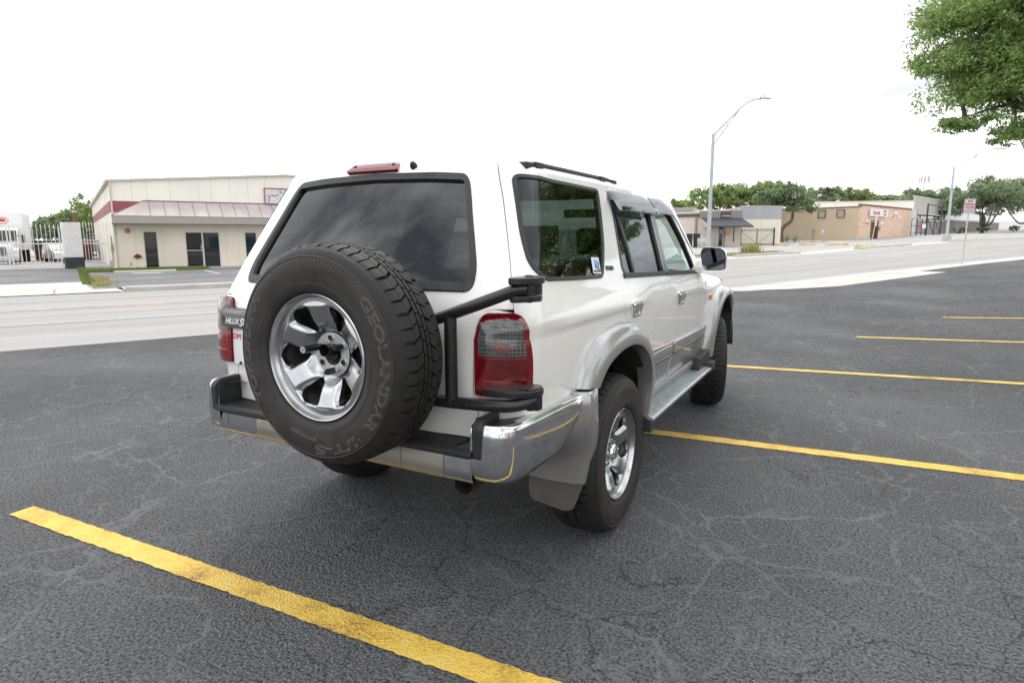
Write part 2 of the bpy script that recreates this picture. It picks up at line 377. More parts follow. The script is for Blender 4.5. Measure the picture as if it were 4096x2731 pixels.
def panel(name,outer,m,parent,holes=(),mirror=False,both=False,off=0,depth=.02,grid=.024,edge=True,mb=None,back=False):
    loops=[dens(p,grid*.8) for p in [outer]+list(holes)]
    pts=[];edges=[];rng=[]
    for l in loops:
        b=len(pts);pts+=l;edges+=[(b+i,b+(i+1)%len(l)) for i in range(len(l))];rng.append((b,len(l)))
    bp=list(pts);xs=[p[0] for p in outer];ys=[p[1] for p in outer]
    arr=np.array(pts)
    nx=int((max(xs)-min(xs))/grid)+1;ny=int((max(ys)-min(ys))/grid)+1
    for i in range(nx):
        for j in range(ny):
            p=(min(xs)+(i+.5)*grid,min(ys)+(j+.5)*grid)
            if inside(p,loops[0]) and not any(inside(p,h) for h in loops[1:]) and ((arr-p)**2).sum(1).min()>(grid*.45)**2: pts.append(p)
    vo,eo,fo,ov,oe,of=delaunay_2d_cdt([Vector(p) for p in pts],edges,[],0,1e-6)
    tri=[]
    for f in fo:
        c=sum((vo[i] for i in f),Vector((0,0)))/len(f)
        if inside(c,loops[0]) and not any(inside(c,h) for h in loops[1:]): tri.append(tuple(f))
    V=[];NN=[];SV=[];
    for p in vo:
        P,a,b,n=Sn(p.x,p.y);V.append(P+n*off);NN.append(n);SV.append((a,b))
    mp={}
    for i,l in enumerate(ov):
        for k in l: mp[k]=i
    F_=[]
    for f in tri:
        a,b,c=[Vector(vo[i]) for i in f]
        F_.append(f if (b-a).cross(c-a)>0 else f[::-1])
    if edge:
        for li,(b,n) in enumerate(rng):
            l=loops[li];sg=1 if area(l)>0 else -1
            if li: sg=-sg   # outward of the material is into the hole
            r0=[mp[b+i] for i in range(n)];r1=[];r2=[]
            for i in range(n):
                t=(Vector(l[(i+1)%n])-Vector(l[i-1])).normalized();d2=Vector((t.y,-t.x))*sg
                if 1: 
                    k=r0[i];a,bb=SV[k];to=(a*d2.x+bb*d2.y).normalized()
                r1.append(len(V));V.append(V[r0[i]]-NN[r0[i]]*.0022+to*.0015);NN.append((NN[r0[i]]*.5+to).normalized())
                r2.append(len(V));V.append(V[r0[i]]-NN[r0[i]]*depth+to*.0016);NN.append(to)
            for i in range(n):
                j=(i+1)%n
                for A,B in ((r0,r1),(r1,r2)):
                    q=(A[i],B[i],B[j],A[j]);ccw=sg*(1 if li==0 else -1)
                    F_.append(q if (ccw>0)==(li==0) else q[::-1])
    o_v=[tuple(v) for v in V];o_n=[tuple(v) for v in NN]
    if mirror or both:
        mv=[(-x,y,z) for x,y,z in o_v];mn=[(-x,y,z) for x,y,z in o_n];mf=[f[::-1] for f in F_]
        if both:
            b=len(o_v);F2=F_+[tuple(i+b for i in f) for f in mf];o_v+=mv;o_n+=mn;F_=F2
        else: o_v,o_n,F_=mv,mn,mf
    if mb is not None: mb.append((o_v,o_n,F_));return
    return rawmesh(name,o_v,F_,o_n,m,parent)
def rawmesh(name,v,f,n,m,parent):
    me=bpy.data.meshes.new(name);me.from_pydata(v,[],f);me.materials.append(MT[m] if isinstance(m,str) else m)
    for p in me.polygons: p.use_smooth=True
    if n: me.normals_split_custom_set_from_vertices(n)
    o=bpy.data.objects.new(name,me);COL.objects.link(o);o.parent=parent;return o
def surf_text(name,txt,size,m,parent,q0,v0,off=.002,mirror=False,slope=0,**k):
    v,f=text_mesh(txt,size,.0012,**k);out=[]
    for a,b,c in v:
        P,_,_,n=Sn(q0+a,v0+b+a*slope);out.append(P+n*(off+c))
    if mirror: out=[(-p.x,p.y,p.z) for p in out];f=[x[::-1] for x in f]
    mb=MB();mb.add(out,f);return mb.build(name,m,parent,fixn=False)
# ================================================================= THE CAR
SUV=empty('off_road_car');tag(SUV,'pearl white off-road car with silver wheel arches and spare wheel on the tailgate','car')
# outlines, (q,v): q runs round the body from the middle of the tail, on the side y=q-1.7
gapC=[(1.925,1.648),(1.905,1.60),(1.868,1.51),(1.842,1.41),(1.825,1.33),(1.806,1.24),(1.776,1.16),(1.766,1.12),(1.79,1.07),(1.86,1.01)]
archR=[(1.95,.97),(2.10,.90),(2.20,.80),(2.25,.68),(2.27,.50)]
dgap=[(2.62,1.648),(2.605,1.40),(2.603,1.20),(2.65,1.12),(2.715,1.00),(2.745,.90),(2.752,.80),(2.745,.69),(2.70,.575),(2.665,.50)]
ffgap=[(3.47,1.165),(3.56,1.12),(3.66,1.05),(3.76,.95),(3.80,.85),(3.80,.765),(3.78,.60),(3.74,.50)]
apil=[(3.03,1.648),(3.24,1.42),(3.47,1.165)]
seam=[(.768,1.156),(.772,1.25),(.768,1.32),(.762,1.45),(.756,1.56),(.748,1.64),(.742,1.755)]
arcf=lambda cy,cz,r,a0,a1,n=14:[(cy+1.7+r*math.cos(R_(a0+(a1-a0)*i/n)),cz+r*math.sin(R_(a0+(a1-a0)*i/n))) for i in range(n+1)]
qwin_o=rounded([(.780,1.662),(1.815,1.648),(1.70,1.40),(1.585,1.237),(.93,1.258),(.83,1.308),(.800,1.42)],[.035,.03,.06,.04,.10,.08,.1])
# body side: quarter, roof rails, pillars, sills, fender is its own panel
# one outline for the quarter panel with the rail and the A pillar, the door opening cut out of its lower edge
quarter=seam+[(3.13,1.755),(3.15,1.68),(3.36,1.42),(3.575,1.165)]+apil[::-1]+gapC+[(1.82,1.0)]
quarter+=arcf(.05,.40,.585,88,138)+[(1.21,.785),(.95,.785),(.93,.70),(.662,.70),(.646,.80),(.624,.87),(.622,1.06),(.642,1.158),(.70,1.1675)]
body=[]
panel('',quarter,None,None,holes=[qwin_o],both=True,mb=body,depth=.009)
# sill under the doors
panel('',[(2.27,.50),(3.74,.50),(3.78,.44),(2.25,.44)],None,None,both=True,mb=body)
# roof
ctr=[]
qq=[i*.05 for i in range(0,19)]+[.9+i*.1 for i in range(1,23)]+[3.13]
ctr=[Vector(S(q,VR+.08)) for q in qq]
hd=ctr[-1];head=[Vector((hd.x*(1-i/8),hd.y+.07*(1-(1-i/8)**2),hd.z)) for i in range(1,9)]
loop=ctr+head;full=loop+[Vector((-p.x,p.y,p.z)) for p in loop[::-1][1:-1]]
rows=[]
for u in (0,.04,.1,.2,.35,.55,.75,.9,1):
    rows.append([tuple(p.lerp(Vector((0,min(max(p.y,-.25),.95),p.z)),u)+Vector((0,0,.028*(1-(1-u)**2)))) for p in full])
rb=MB().grid(rows,True)
rme=bpy.data.meshes.new('r');rme.from_pydata(rb.v,[],rb.f);bm=bmesh.new();bm.from_mesh(rme);bmesh.ops.remove_doubles(bm,verts=bm.verts,dist=1e-4);bmesh.ops.recalc_face_normals(bm,faces=bm.faces);bm.normal_update()
bm.verts.ensure_lookup_table();rv=[tuple(v.co) for v in bm.verts];rf=[tuple(v.index for v in f.verts) for f in bm.faces];rn=[tuple(v.normal if v.normal.z>0 else -v.normal) for v in bm.verts];bm.free()
body.append((rv,rn,rf))
v=[];n=[];f=[]
for a,b,c in body:
    k=len(v);v+=a;n+=b;f+=[tuple(i+k for i in q) for q in c]
rawmesh('body_shell',v,f,n,'paint',SUV)
# bonnet, wings and nose
zt=lambda y:ip([1.75,2.0,2.2,2.5,2.8,3.05,3.3],[1.165,1.163,1.155,1.12,1.075,1.03,.95],y)
fend=[(3.575,1.165)]+[(y+1.7,zt(y)) for y in (2.0,2.2,2.5,2.8,3.05,3.3)]+[(5.0,.70),(4.98,.60)]+[(p[0],p[1]) for p in arcf(2.70,.38,.565,25,158)]+[(3.80,.66),(3.80,.765),(3.80,.85),(3.76,.95),(3.66,1.05),(3.56,1.12),(3.47,1.165)][:7]
for mir in (False,True): panel('wing',inset(fend,.003),'paint',SUV,mirror=mir,depth=.008)
rows=[]
for i in range(15):
    y=1.80+1.5*i/14;e=Vector(S(y+1.7,zt(y)));rows.append([(e.x*t,y+(.04 if i==14 else 0)*(1-t*t)+(.02*(1-t*t)),e.z+.045*(1-abs(t)**2.2)*(1-.3*i/14)) for t in [k/10 for k in range(-10,11)]])
MB().grid(rows).build('bonnet','paint',SUV,smooth=60)
rows=[]
for k in range(8):
    z=.97-.42*k/7;e=Vector(S(5.0,z));rows.append([(e.x*t,3.30+.16*(1-t*t)-(.03 if k==0 else 0),z if k else e.z+.03*(1-t*t)) for t in [j/10 for j in range(-10,11)]])
MB().grid(rows).build('nose','plastic',SUV,smooth=60)
# windscreen
rows=[];rows2=[]
for i in range(9):
    t=i/8;qa=3.575+(3.14-3.575)*t;va=1.165+(1.705-1.165)*t
    e=Vector(S(qa,va));rows.append([(e.x*s,e.y+.10*(1-s*s),e.z) for s in [j/12 for j in range(-12,13)]])
MB().grid(rows).build('windscreen','clear',SUV,smooth=60)
# tailgate
tail=[(0,.70),(.655,.70),(.640,.80),(.618,.87),(.616,1.06),(.62,1.11),(.636,1.14),(.66,1.162),(.70,1.170),(.765,1.170)]+[(a-.0035,b) for a,b in seam[1:]]
tail=tail+[(-a,b) for a,b in tail[::-1]]
tail=[p for i,p in enumerate(tail) if p!=tail[i-1]]
rw_o=[(-.617,1.225),(.617,1.225),(.645,1.30),(.645,1.45),(.640,1.58),(.625,1.664),(.4,1.676),(0,1.683),(-.4,1.676),(-.625,1.664),(-.640,1.58),(-.645,1.45),(-.645,1.30)]
rw_or=rounded(rw_o,[.05,.05,.04,.04,.06,.09,.05,.02,.05,.09,.06,.04,.04],8)
panel('tailgate',inset(tail,.0015),'paint',SUV,holes=[inset(rw_or,.004)],depth=.008)
rw_i=inset(rw_or,.026)
panel('window_seal',rw_or,'seal',SUV,holes=[rw_i],off=.006,depth=.03)
panel('rear_window',inset(rw_or,.010),'rearglass',SUV,off=-.010,edge=False)
sealb=[(-.60,1.226),(.585,1.226),(.585,1.256),(-.60,1.256)]
panel('lower_window_strip',sealb,'seal',SUV,off=.010,depth=.012)
# high brake light, washer nozzle
bl=rounded([(-.215,1.690),(.165,1.690),(.150,1.742),(-.165,1.742)],[.008,.008,.012,.03])
o=panel('high_brake_light',bl,'lamp_rim',SUV,off=.020,depth=.03);MT['bl_mid']=mat('brake_light_centre',(.16,.012,.02),.2,0,1)
panel('brake_light_centre',[(-.13,1.70),(.10,1.70),(.10,1.732),(-.12,1.732)],'bl_mid',SUV,off=.0215,depth=.004).parent=o
for q in (-.165,.128):
    P,_,_,nn=Sn(q,1.716);b=MB();b.tube([P+nn*.015,P+nn*.023],.008,12);s_=b.build('screw','brass',o,smooth=30)
P,_,_,nn=Sn(.262,1.715);b=MB();b.tube([P-nn*.005,P+nn*.012,P+nn*.024],[.016,.015,.008],10);b.build('washer_nozzle','plastic',SUV,smooth=50)
# quarter windows
for mir in (False,True):
    panel('quarter_window_seal',qwin_o,'seal',SUV,holes=[inset(qwin_o,.013)],off=.005,depth=.02,mirror=mir)
    panel('quarter_window',inset(qwin_o,.007),'privacy',SUV,off=-.002,edge=False,mirror=mir)
# doors
rdo=gapC+[(1.95,.97),(2.10,.90),(2.20,.80),(2.25,.68),(2.27,.50),(2.665,.50)]+dgap[::-1][1:]
fdo=dgap+[(3.74,.50)]+ffgap[::-1][1:]+apil[::-1][1:]
rwn=rounded([(1.952,1.618),(1.925,1.52),(1.868,1.33),(1.858,1.262),(1.90,1.228),(2.575,1.205),(2.575,1.40),(2.592,1.618)],[.02,.05,.05,.04,.04,.01,.02,.01])
fwn=rounded([(2.628,1.618),(2.618,1.40),(2.618,1.204),(3.375,1.178),(3.335,1.26),(3.19,1.43),(2.99,1.618)],[.01,.01,.01,.03,.03,.03,.03])
for mir in (False,True):
    D1=panel('rear_door',inset(rdo,.0052),'paint',SUV,holes=[rwn],mirror=mir,depth=.007)
    panel('window_frame',inset(rwn,-.004),'seal',D1,holes=[inset(rwn,.016)],off=.003,depth=.025,mirror=mir)
    panel('window_glass',inset(rwn,.004),'privacy',D1,off=-.012,edge=False,mirror=mir)
    panel('glass_divider',[(1.985,1.61),(2.005,1.61),(2.06,1.23),(2.035,1.23)],'seal',D1,off=.000,depth=.015,mirror=mir)
    D2=panel('front_door',inset(fdo,.0052),'paint',SUV,holes=[fwn],mirror=mir,depth=.007)
    panel('window_frame',inset(fwn,-.004),'seal',D2,holes=[inset(fwn,.014)],off=.003,depth=.025,mirror=mir)
    panel('window_glass',inset(fwn,.004),'clear',D2,off=-.012,edge=False,mirror=mir)
    panel('pillar_trim',[(2.555,1.232),(2.60,1.21),(2.60,1.40),(2.615,1.61),(2.575,1.61),(2.556,1.40)],'black_gloss',D1,off=.005,depth=.01,mirror=mir)
    panel('pillar_trim',[(2.608,1.21),(2.655,1.20),(2.655,1.40),(2.668,1.61),(2.622,1.61),(2.608,1.40)],'black_gloss',D2,off=.005,depth=.01,mirror=mir)
    panel('belt_moulding',[(1.86,1.222),(2.596,1.196),(2.596,1.216),(1.86,1.242)],'plastic',D1,off=.009,depth=.012,mirror=mir)
    panel('belt_moulding',[(2.610,1.195),(3.40,1.168),(3.40,1.188),(2.610,1.215)],'plastic',D2,off=.009,depth=.012,mirror=mir)
    # lower cladding on the doors
    c1=[(2.30,.57),(2.305,.79),(2.735,.775),(2.735,.70),(2.695,.568)]
    c2=[(2.762,.775),(3.785,.752),(3.775,.62),(3.70,.548),(2.715,.566),(2.755,.69)]
    panel('lower_cladding',c1,'clad',D1,off=.012,depth=.014,mirror=mir)
    panel('lower_cladding',c2,'clad',D2,off=.012,depth=.014,mirror=mir)
    for D,q0,q1 in ((D1,2.325,2.715),(D2,2.785,3.70)):
        for zz,hh,mm in ((.738,.034,'silver'),(.700,.008,'black_gloss')):
            panel('cladding_rib',[(q0,zz),(q1,zz-.018*(q1-q0)),(q1,zz+hh-.018*(q1-q0)),(q0,zz+hh)],mm,D,off=.020,depth=.010,mirror=mir)
    # handles
    for D,q0,v0 in ((D1,1.955,1.062),(D2,2.885,1.040)):
        fr=rounded([(q0-.075,v0+.042),(q0+.070,v0+.036),(q0+.085,v0-.040),(q0-.045,v0-.040)],.016)
        Hh=panel('door_handle',fr,'chrome2',D,holes=[inset(fr,.009)],off=.010,depth=.014,mirror=mir)
        panel('handle_cup',inset(fr,.008),'silver',D,off=.001,edge=False,mirror=mir)
        lv=rounded([(q0-.062,v0+.030),(q0+.060,v0+.026),(q0+.068,v0-.006),(q0-.050,v0-.004)],.012)
        panel('handle_lever',lv,'chrome2',D,off=.016,depth=.012,mirror=mir)
    # side marker
    panel('side_marker',rounded([(3.83,.985),(3.885,.985),(3.895,.945),(3.84,.945)],.012),'orange',SUV,off=.014,depth=.016,mirror=mir)
# interior lining with the window openings, and the back of every gap
lin=[(0,.55),(1.2,.55),(1.2,.80)]+arcf(.05,.40,.62,150,0)[1:]+[(2.36,.45),(3.78,.45),(3.80,1.10),(3.575,1.165),(3.36,1.42),(3.15,1.68),(3.13,1.74),(0,1.74)]
LN=[]
panel('',lin,None,None,holes=[[(a,b) for a,b in inset(qwin_o,-.006)],inset(rwn,-.006),inset(fwn,-.006),[(0.002,1.215),(.63,1.215),(.652,1.31),(.652,1.45),(.645,1.58),(.635,1.675),(.4,1.69),(.002,1.695)]],both=True,off=-.032,edge=False,mb=LN,grid=.04)
rawmesh('interior_lining',LN[0][0],LN[0][2],LN[0][1],'dark',SUV)
rows=[[tuple(p.lerp(Vector((0,min(max(p.y,-.25),.95),p.z)),u)*1-Vector((0,0,.03))) for p in full] for u in (0.03,.3,.7,1)]
MT['liner']=mat('pale_headliner',(.25,.24,.23),.9)
MB().grid(rows,True).build('headliner','liner',SUV,fixn=False)
b=MB();b.box(-.48,.48,-.80,3.0,.52,.60);b.box(-.76,.76,.52,2.15,.46,.56);b.box(-.66,.66,-.62,.55,.60,.80);b.box(-.66,.66,-.90,-.62,.66,.86)
b.box(-.72,.72,1.95,2.02,.5,1.12);b.build('floor','dark',SUV)
# seats
def seat(x,y,w=.25):
    s=MB();s.prism(rounded([(y-.22,.72),(y+.32,.78),(y+.30,.66),(y-.22,.62)],.04),x-w,x+w,'x');a=s.build('seat_cushion','seat',None,smooth=40,bevel=.02)
    s=MB();s.prism(rounded([(y-.24,.70),(y-.40,1.26),(y-.30,1.28),(y-.10,.74)],.04),x-w+.01,x+w-.01,'x');c=s.build('seat_back','seat',None,smooth=40,bevel=.03)
    s=MB();s.prism(rounded([(y-.42,1.31),(y-.43,1.47),(y-.34,1.48),(y-.33,1.32)],.03),x-.13,x+.13,'x');s.tube([(x-.05,y-.37,1.25),(x-.05,y-.38,1.33)],.008,6);s.tube([(x+.05,y-.37,1.25),(x+.05,y-.38,1.33)],.008,6);h=s.build('headrest','seat',None,smooth=40,bevel=.02)
    for k in (a,c,h): k.parent=SUV
seat(.37,1.32);seat(-.37,1.32);seat(.36,.42,.30);seat(-.36,.42,.30)
b=MB();b.prism(rounded([(1.62,1.02),(1.66,1.13),(1.80,1.18),(2.0,1.15),(2.0,.7),(1.7,.7)],.03),-.70,.70,'x');b.box(-.12,.12,.8,1.75,.5,.86);b.build('dashboard','dark',SUV,smooth=40)
b=MB();c=Vector((.37,1.56,1.10));ax=Vector((0,-.9,.42)).normalized();u_=Vector((1,0,0));w_=ax.cross(u_)
ring=[c+(u_*math.cos(t)+w_*math.sin(t))*.19 for t in [2*math.pi*i/28 for i in range(29)]];b.tube(ring,.014,8,False)
for t in (0,math.pi,-math.pi/2): b.tube([c-ax*.02,c+(u_*math.cos(t)+w_*math.sin(t))*.185],.013,6)
b.tube([c-ax*.015,c-ax*.2],.03,8);b.tube([c-ax*.02,c+ax*.01],[.07,.06],12);b.build('steering_wheel','dark',SUV,smooth=40)
b=MB();b.box(-.12,.12,1.50,1.53,1.56,1.62);b.build('inside_mirror','dark',SUV,bevel=.01)
# door visors
def visor(name,pts,outw,mir,parent):
    sg=-1 if mir else 1;rows=[]
    for j in range(7):
        t=j/6;row=[]
        for (q,vt,vb) in pts:
            v=vt+(vb-vt)*t;P,_,_,n=Sn(q,v);o_=outw*math.sin(t*math.pi/2)**.8;P=P+n*(.006+o_)
            row.append((sg*P.x,P.y,P.z))
        rows.append(row)
    rows.append([(x-sg*.006,y,z-.002) for x,y,z in rows[-1]])
    rows.append([(x-sg*.004,y,z+.012) for x,y,z in rows[-1]])
    b=MB().grid(rows)
    return b.build(name,'visor',parent,smooth=50)
for mir in (False,True):
    visor('window_visor',[(1.90,1.60,1.585),(1.93,1.645,1.545),(2.0,1.652,1.535),(2.2,1.652,1.540),(2.45,1.650,1.540),(2.575,1.648,1.535),(2.60,1.640,1.548)],.030,mir,SUV)
    p2=[(2.63,1.648,1.545)]+[(2.7+.1*i,1.650,1.555-.004*i) for i in range(3)]+[(3.0,1.645,1.548),(3.08,1.610,1.500),(3.18,1.495,1.40),(3.30,1.365,1.29)]
    visor('window_visor',p2,.026,mir,SUV)
# roof rails
for sg in (1,-1):
    b=MB();rl=[]
    for k in range(18):
        q=.775+(2.20-.775)*k/17;P,_,_,n=Sn(q,1.722);h=-.012+.012*min(1,math.sin(math.pi*k/17)*3);rl.append(Vector((sg*(P.x-.004),P.y,P.z+h)))
    b.tube(rl,[.009]+[.0145]*16+[.009],8)
    b.build('roof_rail','plastic',SUV,smooth=60)
    for k in (1,3,14,16): p=rl[k];b=MB();b.box(p.x-.020,p.x+.020,p.y-.035,p.y+.035,p.z-.016,p.z+.012);b.build('rail_foot','plastic',SUV,bevel=.006)
# tail lamps
lamp_o=rounded([(.626,1.10),(.650,1.155),(.785,1.157),(.822,1.075),(.837,.99),(.839,.89),(.818,.868),(.775,.860),(.632,.862),(.628,.98)],[.03,.03,.035,.04,.04,.02,.02,.03,.015,.04])
for mir in (False,True):
    T_=panel('tail_lamp',lamp_o,'plastic',SUV,off=.004,depth=.03,mirror=mir)
    li=inset(lamp_o,.006)
    panel('red_lens',li,'lamp_rim',T_,off=.022,depth=.022,mirror=mir,grid=.012)
    panel('red_lens',rounded([(.648,1.000),(.805,1.000),(.815,.93),(.812,.882),(.775,.874),(.648,.876)],.008),'lamp_red',T_,off=.0245,depth=.004,mirror=mir,grid=.012)
    panel('clear_lens',rounded([(.648,1.010),(.645,1.10),(.665,1.130),(.765,1.130),(.785,1.105),(.806,1.010)],[.004,.01,.02,.02,.02,.004]),'lamp_clear',T_,off=.0255,depth=.005,mirror=mir,grid=.012)
    panel('reflector',rounded([(.667,.922),(.750,.921),(.752,.886),(.667,.888)],.005),'lamp_refl',T_,off=.027,depth=.004,mirror=mir)
    panel('indicator_bulb',rounded([(.70,1.056),(.75,1.056),(.75,1.022),(.70,1.022)],.016),mat('dark_amber_bulb',(.12,.022,.012),.3,0,1) ,T_,off=.0262,depth=.001,mirror=mir)  # plain dark amber colour for the bulb
# ---------------------------------------------------------------- wheel arches
def arch(name,outer,lip,sx,mir,parent,inner_x=.80,bulge=.035):
    sg=-1 if mir else 1
    O=catmull([(a,b,0) for a,b in outer],6);Li=catmull([(a,b,c) for a,b,c in lip],6);n=len(O)
    Li=[Li[min(len(Li)-1,round(i*(len(Li)-1)/(n-1)))] for i in range(n)] if len(Li)!=n else Li
    rows=[]
    for i in range(n):
        yo,zo=O[i].x,O[i].y;yl,zl,xl=Li[i];xo=sidex(yo,zo)-.003;row=[]
        rise=[(0,0),(.0,.010),(.12,.5),(.30,.78),(.55,.95),(.80,1.0),(.94,.99),(1.0,.93),(1.0,.80)]
        for t,h in rise:
            y=yo+(yl-yo)*t;z=zo+(zl-zo)*t;xb=xo+(xl-xo)*h;row.append((sg*xb,y,z))
        cy=(O[0].x+O[-1].x)/2
        row.append((sg*(xl-.035),yl+(cy-yl)*.012,zl));row.append((sg*inner_x,yl,zl))
        rows.append(row)
    return MB().grid(rows).build(name,'silver',parent,smooth=50)
rO=[(-.474,.802),(-.425,.88),(-.36,.945),(-.245,1.0),(-.05,1.022),(.12,1.018),(.30,.965),(.44,.875),(.53,.765),(.575,.63),(.575,.48)]
rL=[(-.345,.785,.885),(-.305,.830,.89),(-.25,.865,.893),(-.16,.892,.895),(-.03,.910,.895),(.12,.905,.895),(.26,.868,.895),(.37,.800,.893),(.43,.715,.89),(.455,.62,.882),(.435,.475,.872)]
fO=[(2.06,.505),(2.075,.60),(2.11,.72),(2.18,.86),(2.30,.955),(2.48,1.005),(2.68,1.015),(2.88,1.0),(3.06,.95),(3.20,.86),(3.28,.76)]
fL=[(2.215,.50,.865),(2.215,.60,.872),(2.235,.70,.880),(2.30,.80,.885),(2.40,.88,.888),(2.53,.925,.888),(2.68,.938,.886),(2.82,.925,.882),(2.95,.88,.872),(3.06,.81,.855),(3.12,.74,.835)]
for mir in (False,True):
    arch('wheel_arch_flare',rO,rL,0,mir,SUV);arch('wheel_arch_flare',fO,fL,0,mir,SUV,.72)
    sg=-1 if mir else 1
    for cy,r in ((.04,.51),(2.69,.54)):
        b=MB();rows=[]
        for k in range(19):
            a=R_(4+152*k/18);rows.append([(sg*.84,cy+r*math.cos(a),.40+r*math.sin(a)*.98),(sg*.50,cy+r*math.cos(a),.40+r*math.sin(a)*.98)])
        b.grid(rows);b.add([(sg*.50,cy,.4)]+[r_[1] for r_ in rows],[(0,i,i+1) for i in range(1,19)]);b.build('wheel_arch_liner','under',SUV,smooth=60)
# ---------------------------------------------------------------- rear bumper
def bpath(mir):
    P=catmull([(.69,-1.072),(.735,-1.072),(.775,-1.062),(.808,-1.035),(.828,-.995),(.838,-.93),(.848,-.80),(.858,-.65),(.868,-.53)] ,5) if 0 else None
    P=catmull([(a,b,0) for a,b in [(.69,-1.074),(.74,-1.073),(.785,-1.062),(.822,-1.030),(.838,-.985),(.846,-.92),(.852,-.80),(.860,-.65),(.868,-.525)]],5)
    return P
def bump_row(p,nx,ny,z0,z1,sg,t):
    h=z1-z0;row=[]
    for a,o in ((0,-.030),(.01,-.012),(.06,-.002),(.18,.006),(.45,.010),(.75,.006),(.90,.001),(.965,-.002),(1.0,-.009),(1.0,-.022),(.985,-.05)):
        row.append((sg*(p.x+nx*o),p.y+ny*o,z0+h*a))
    return row
for mir in (False,True):
    sg=-1 if mir else 1;P=bpath(mir);rows=[]
    xs_=1.0 if not mir else .885
    for i,p in enumerate(P):
        a=P[max(0,i-1)];c=P[min(len(P)-1,i+1)];t=(c-a).normalized();nx,ny=t.y,-t.x
        z0=.585
        y=p.y
        if y>-1.0: z0=ip([-1.0,-.80,-.70,-.62,-.56,-.525],[.585,.590,.602,.640,.690,.770],y)
        q=Vector((p.x*xs_,p.y,0))
        rows.append(bump_row(q,nx,ny,z0,.790,sg,0))
    B_=MB().grid(rows).build('bumper_corner','chrome',SUV,smooth=40)
    b=MB();top=[];inn=[]
    for r_ in rows:
        top.append(r_[-2]);inn.append((r_[-2][0]*.93,r_[-2][1]+.09 if r_[-2][1]<-.95 else r_[-2][1],.782))
    b.grid([top,inn]);b.build('bumper_top','plastic',SUV,smooth=50)
    # black rubber end of the step
    b=MB();b.prism(rounded([(-1.088,.672),(-1.092,.790),(-1.06,.812),(-.955,.812),(-.955,.672)],[.01,.02,.02,.01,.01]),sg*.700*xs_,sg*.737*xs_,'x');b.build('step_end','plastic',SUV,bevel=.008)
    # cover behind the wheel: end cap running down into the mudguard
    rows=[]
    for z,xi,yi,xo,yo,B_y in ((.800,.80,-.50,.893,-.50,0),(.793,.80,-.52,.902,-.505,0),(.74,.80,-.53,.905,-.508,0),(.68,.80,-.545,.905,-.50,0),(.63,.79,-.56,.900,-.485,0),(.59,.76,-.55,.893,-.47,0),(.55,.70,-.52,.884,-.455,0),(.51,.63,-.475,.875,-.445,0),(.47,.590,-.45,.867,-.44,0),(.42,.585,-.44,.857,-.436,0),(.374,.585,-.438,.847,-.434,0)):
        row=[]
        for k in range(9):
            t=k/8;x=xi+(xo-.018-xi)*t;y=yi+(yo-yi)*sstep(0,1,t)-.012*math.sin(math.pi*t);row.append((sg*x,y,z))
        for dx,dy in ((-.009,.004),(-.002,.014),(0,.030),(0,.06),(-.004,.09),(-.02,.10),(-.10,.10)): row.append((sg*(xo+dx),yo+dy*(1 if z>.5 else .5),z))
        rows.append(row)
    MB().grid(rows).build('bumper_end_cap','silver',SUV,smooth=50)
    b=MB();b.prism(rounded([(sg*.588,.376),(sg*.585,.30),(sg*.600,.262),(sg*.76,.238),(sg*.80,.250),(sg*.846,.376)],[.004,.03,.03,.03,.03,.004]),-.437,-.425,'y');b.build('mudflap','flap',SUV,bevel=.003)
    b=MB();b.prism(rounded([(sg*.60,.60),(sg*.60,.30),(sg*.84,.30),(sg*.84,.60)],.03),2.10,2.125,'y') if 0 else None
# centre of the bumper
MT['chrome_d']=noisy(mat('worn_dull_chrome',(.60,.57,.50),.30,1),5,.14,6,rvar=.1)
MT['rust']=None
for x0,x1,mm in ((.578,.695,'chrome'),(.388,.5755,'chrome_d'),(.0,.3855,'chrome_d'),(-.3855,-.0025,'chrome_d'),(-.562,-.388,'chrome'),(-.625,-.5645,'chrome')):
    rows=[]
    for k in range(5):
        x=x0+(x1-x0)*k/4;rows.append([(x,-1.045,.574),(x,-1.068,.577),(x,-1.078,.590),(x,-1.080,.63),(x,-1.076,.665),(x,-1.066,.674),(x,-1.03,.676)])
    MB().grid(rows).build('bumper_centre_plate',mm,SUV,smooth=40)
b=MB();rows=[]
for x in (-.632,-.58,-.3,0,.3,.6,.70):
    rows.append([(x,-1.030,.672),(x,-1.085,.672),(x,-1.093,.682),(x,-1.092,.694),(x,-1.080,.702),(x,-1.06,.700),(x,-.93,.690)])
b.grid(rows)
for k in range(6): 
    yy=-1.055+k*.016
    for xa,xb in ((-.60,-.25),(.25,.62)): b.box(xa,xb,yy,yy+.007,.699-.0006*k,.7035-.0008*k)
b.build('bumper_step_pad','plastic',SUV,smooth=40)
b=MB();b.box(-.70,.70,-1.06,-.92,.60,.668);b.build('bumper_beam','under',SUV)
b=MB();b.tube([(.632,-.60,.545),(.632,-1.04,.552)],.036,14,False);b.tube([(.632,-.60,.545),(.632,-1.04,.552)],.031,14,False);b.tube([(.632,-.3,.53),(.632,-.62,.545)],.045,10);b.build('exhaust_pipe','under',SUV,smooth=40)
b=MB();b.tube([(-.60,0,.383),(.60,0,.383)],.05,10);b.tube([(0,-.12,.40),(0,.12,.40)],[.12,.14],12);b.build('rear_axle','under',SUV,smooth=40)
b=MB();b.box(.18,.22,-.93,-.80,.62,.70);b.prism([(-1.0,.44),(-1.0,.53),(-.6,.53),(-.6,.44)],-.45,.45,'x') if 0 else None;b.build('chassis_bracket','under',SUV)
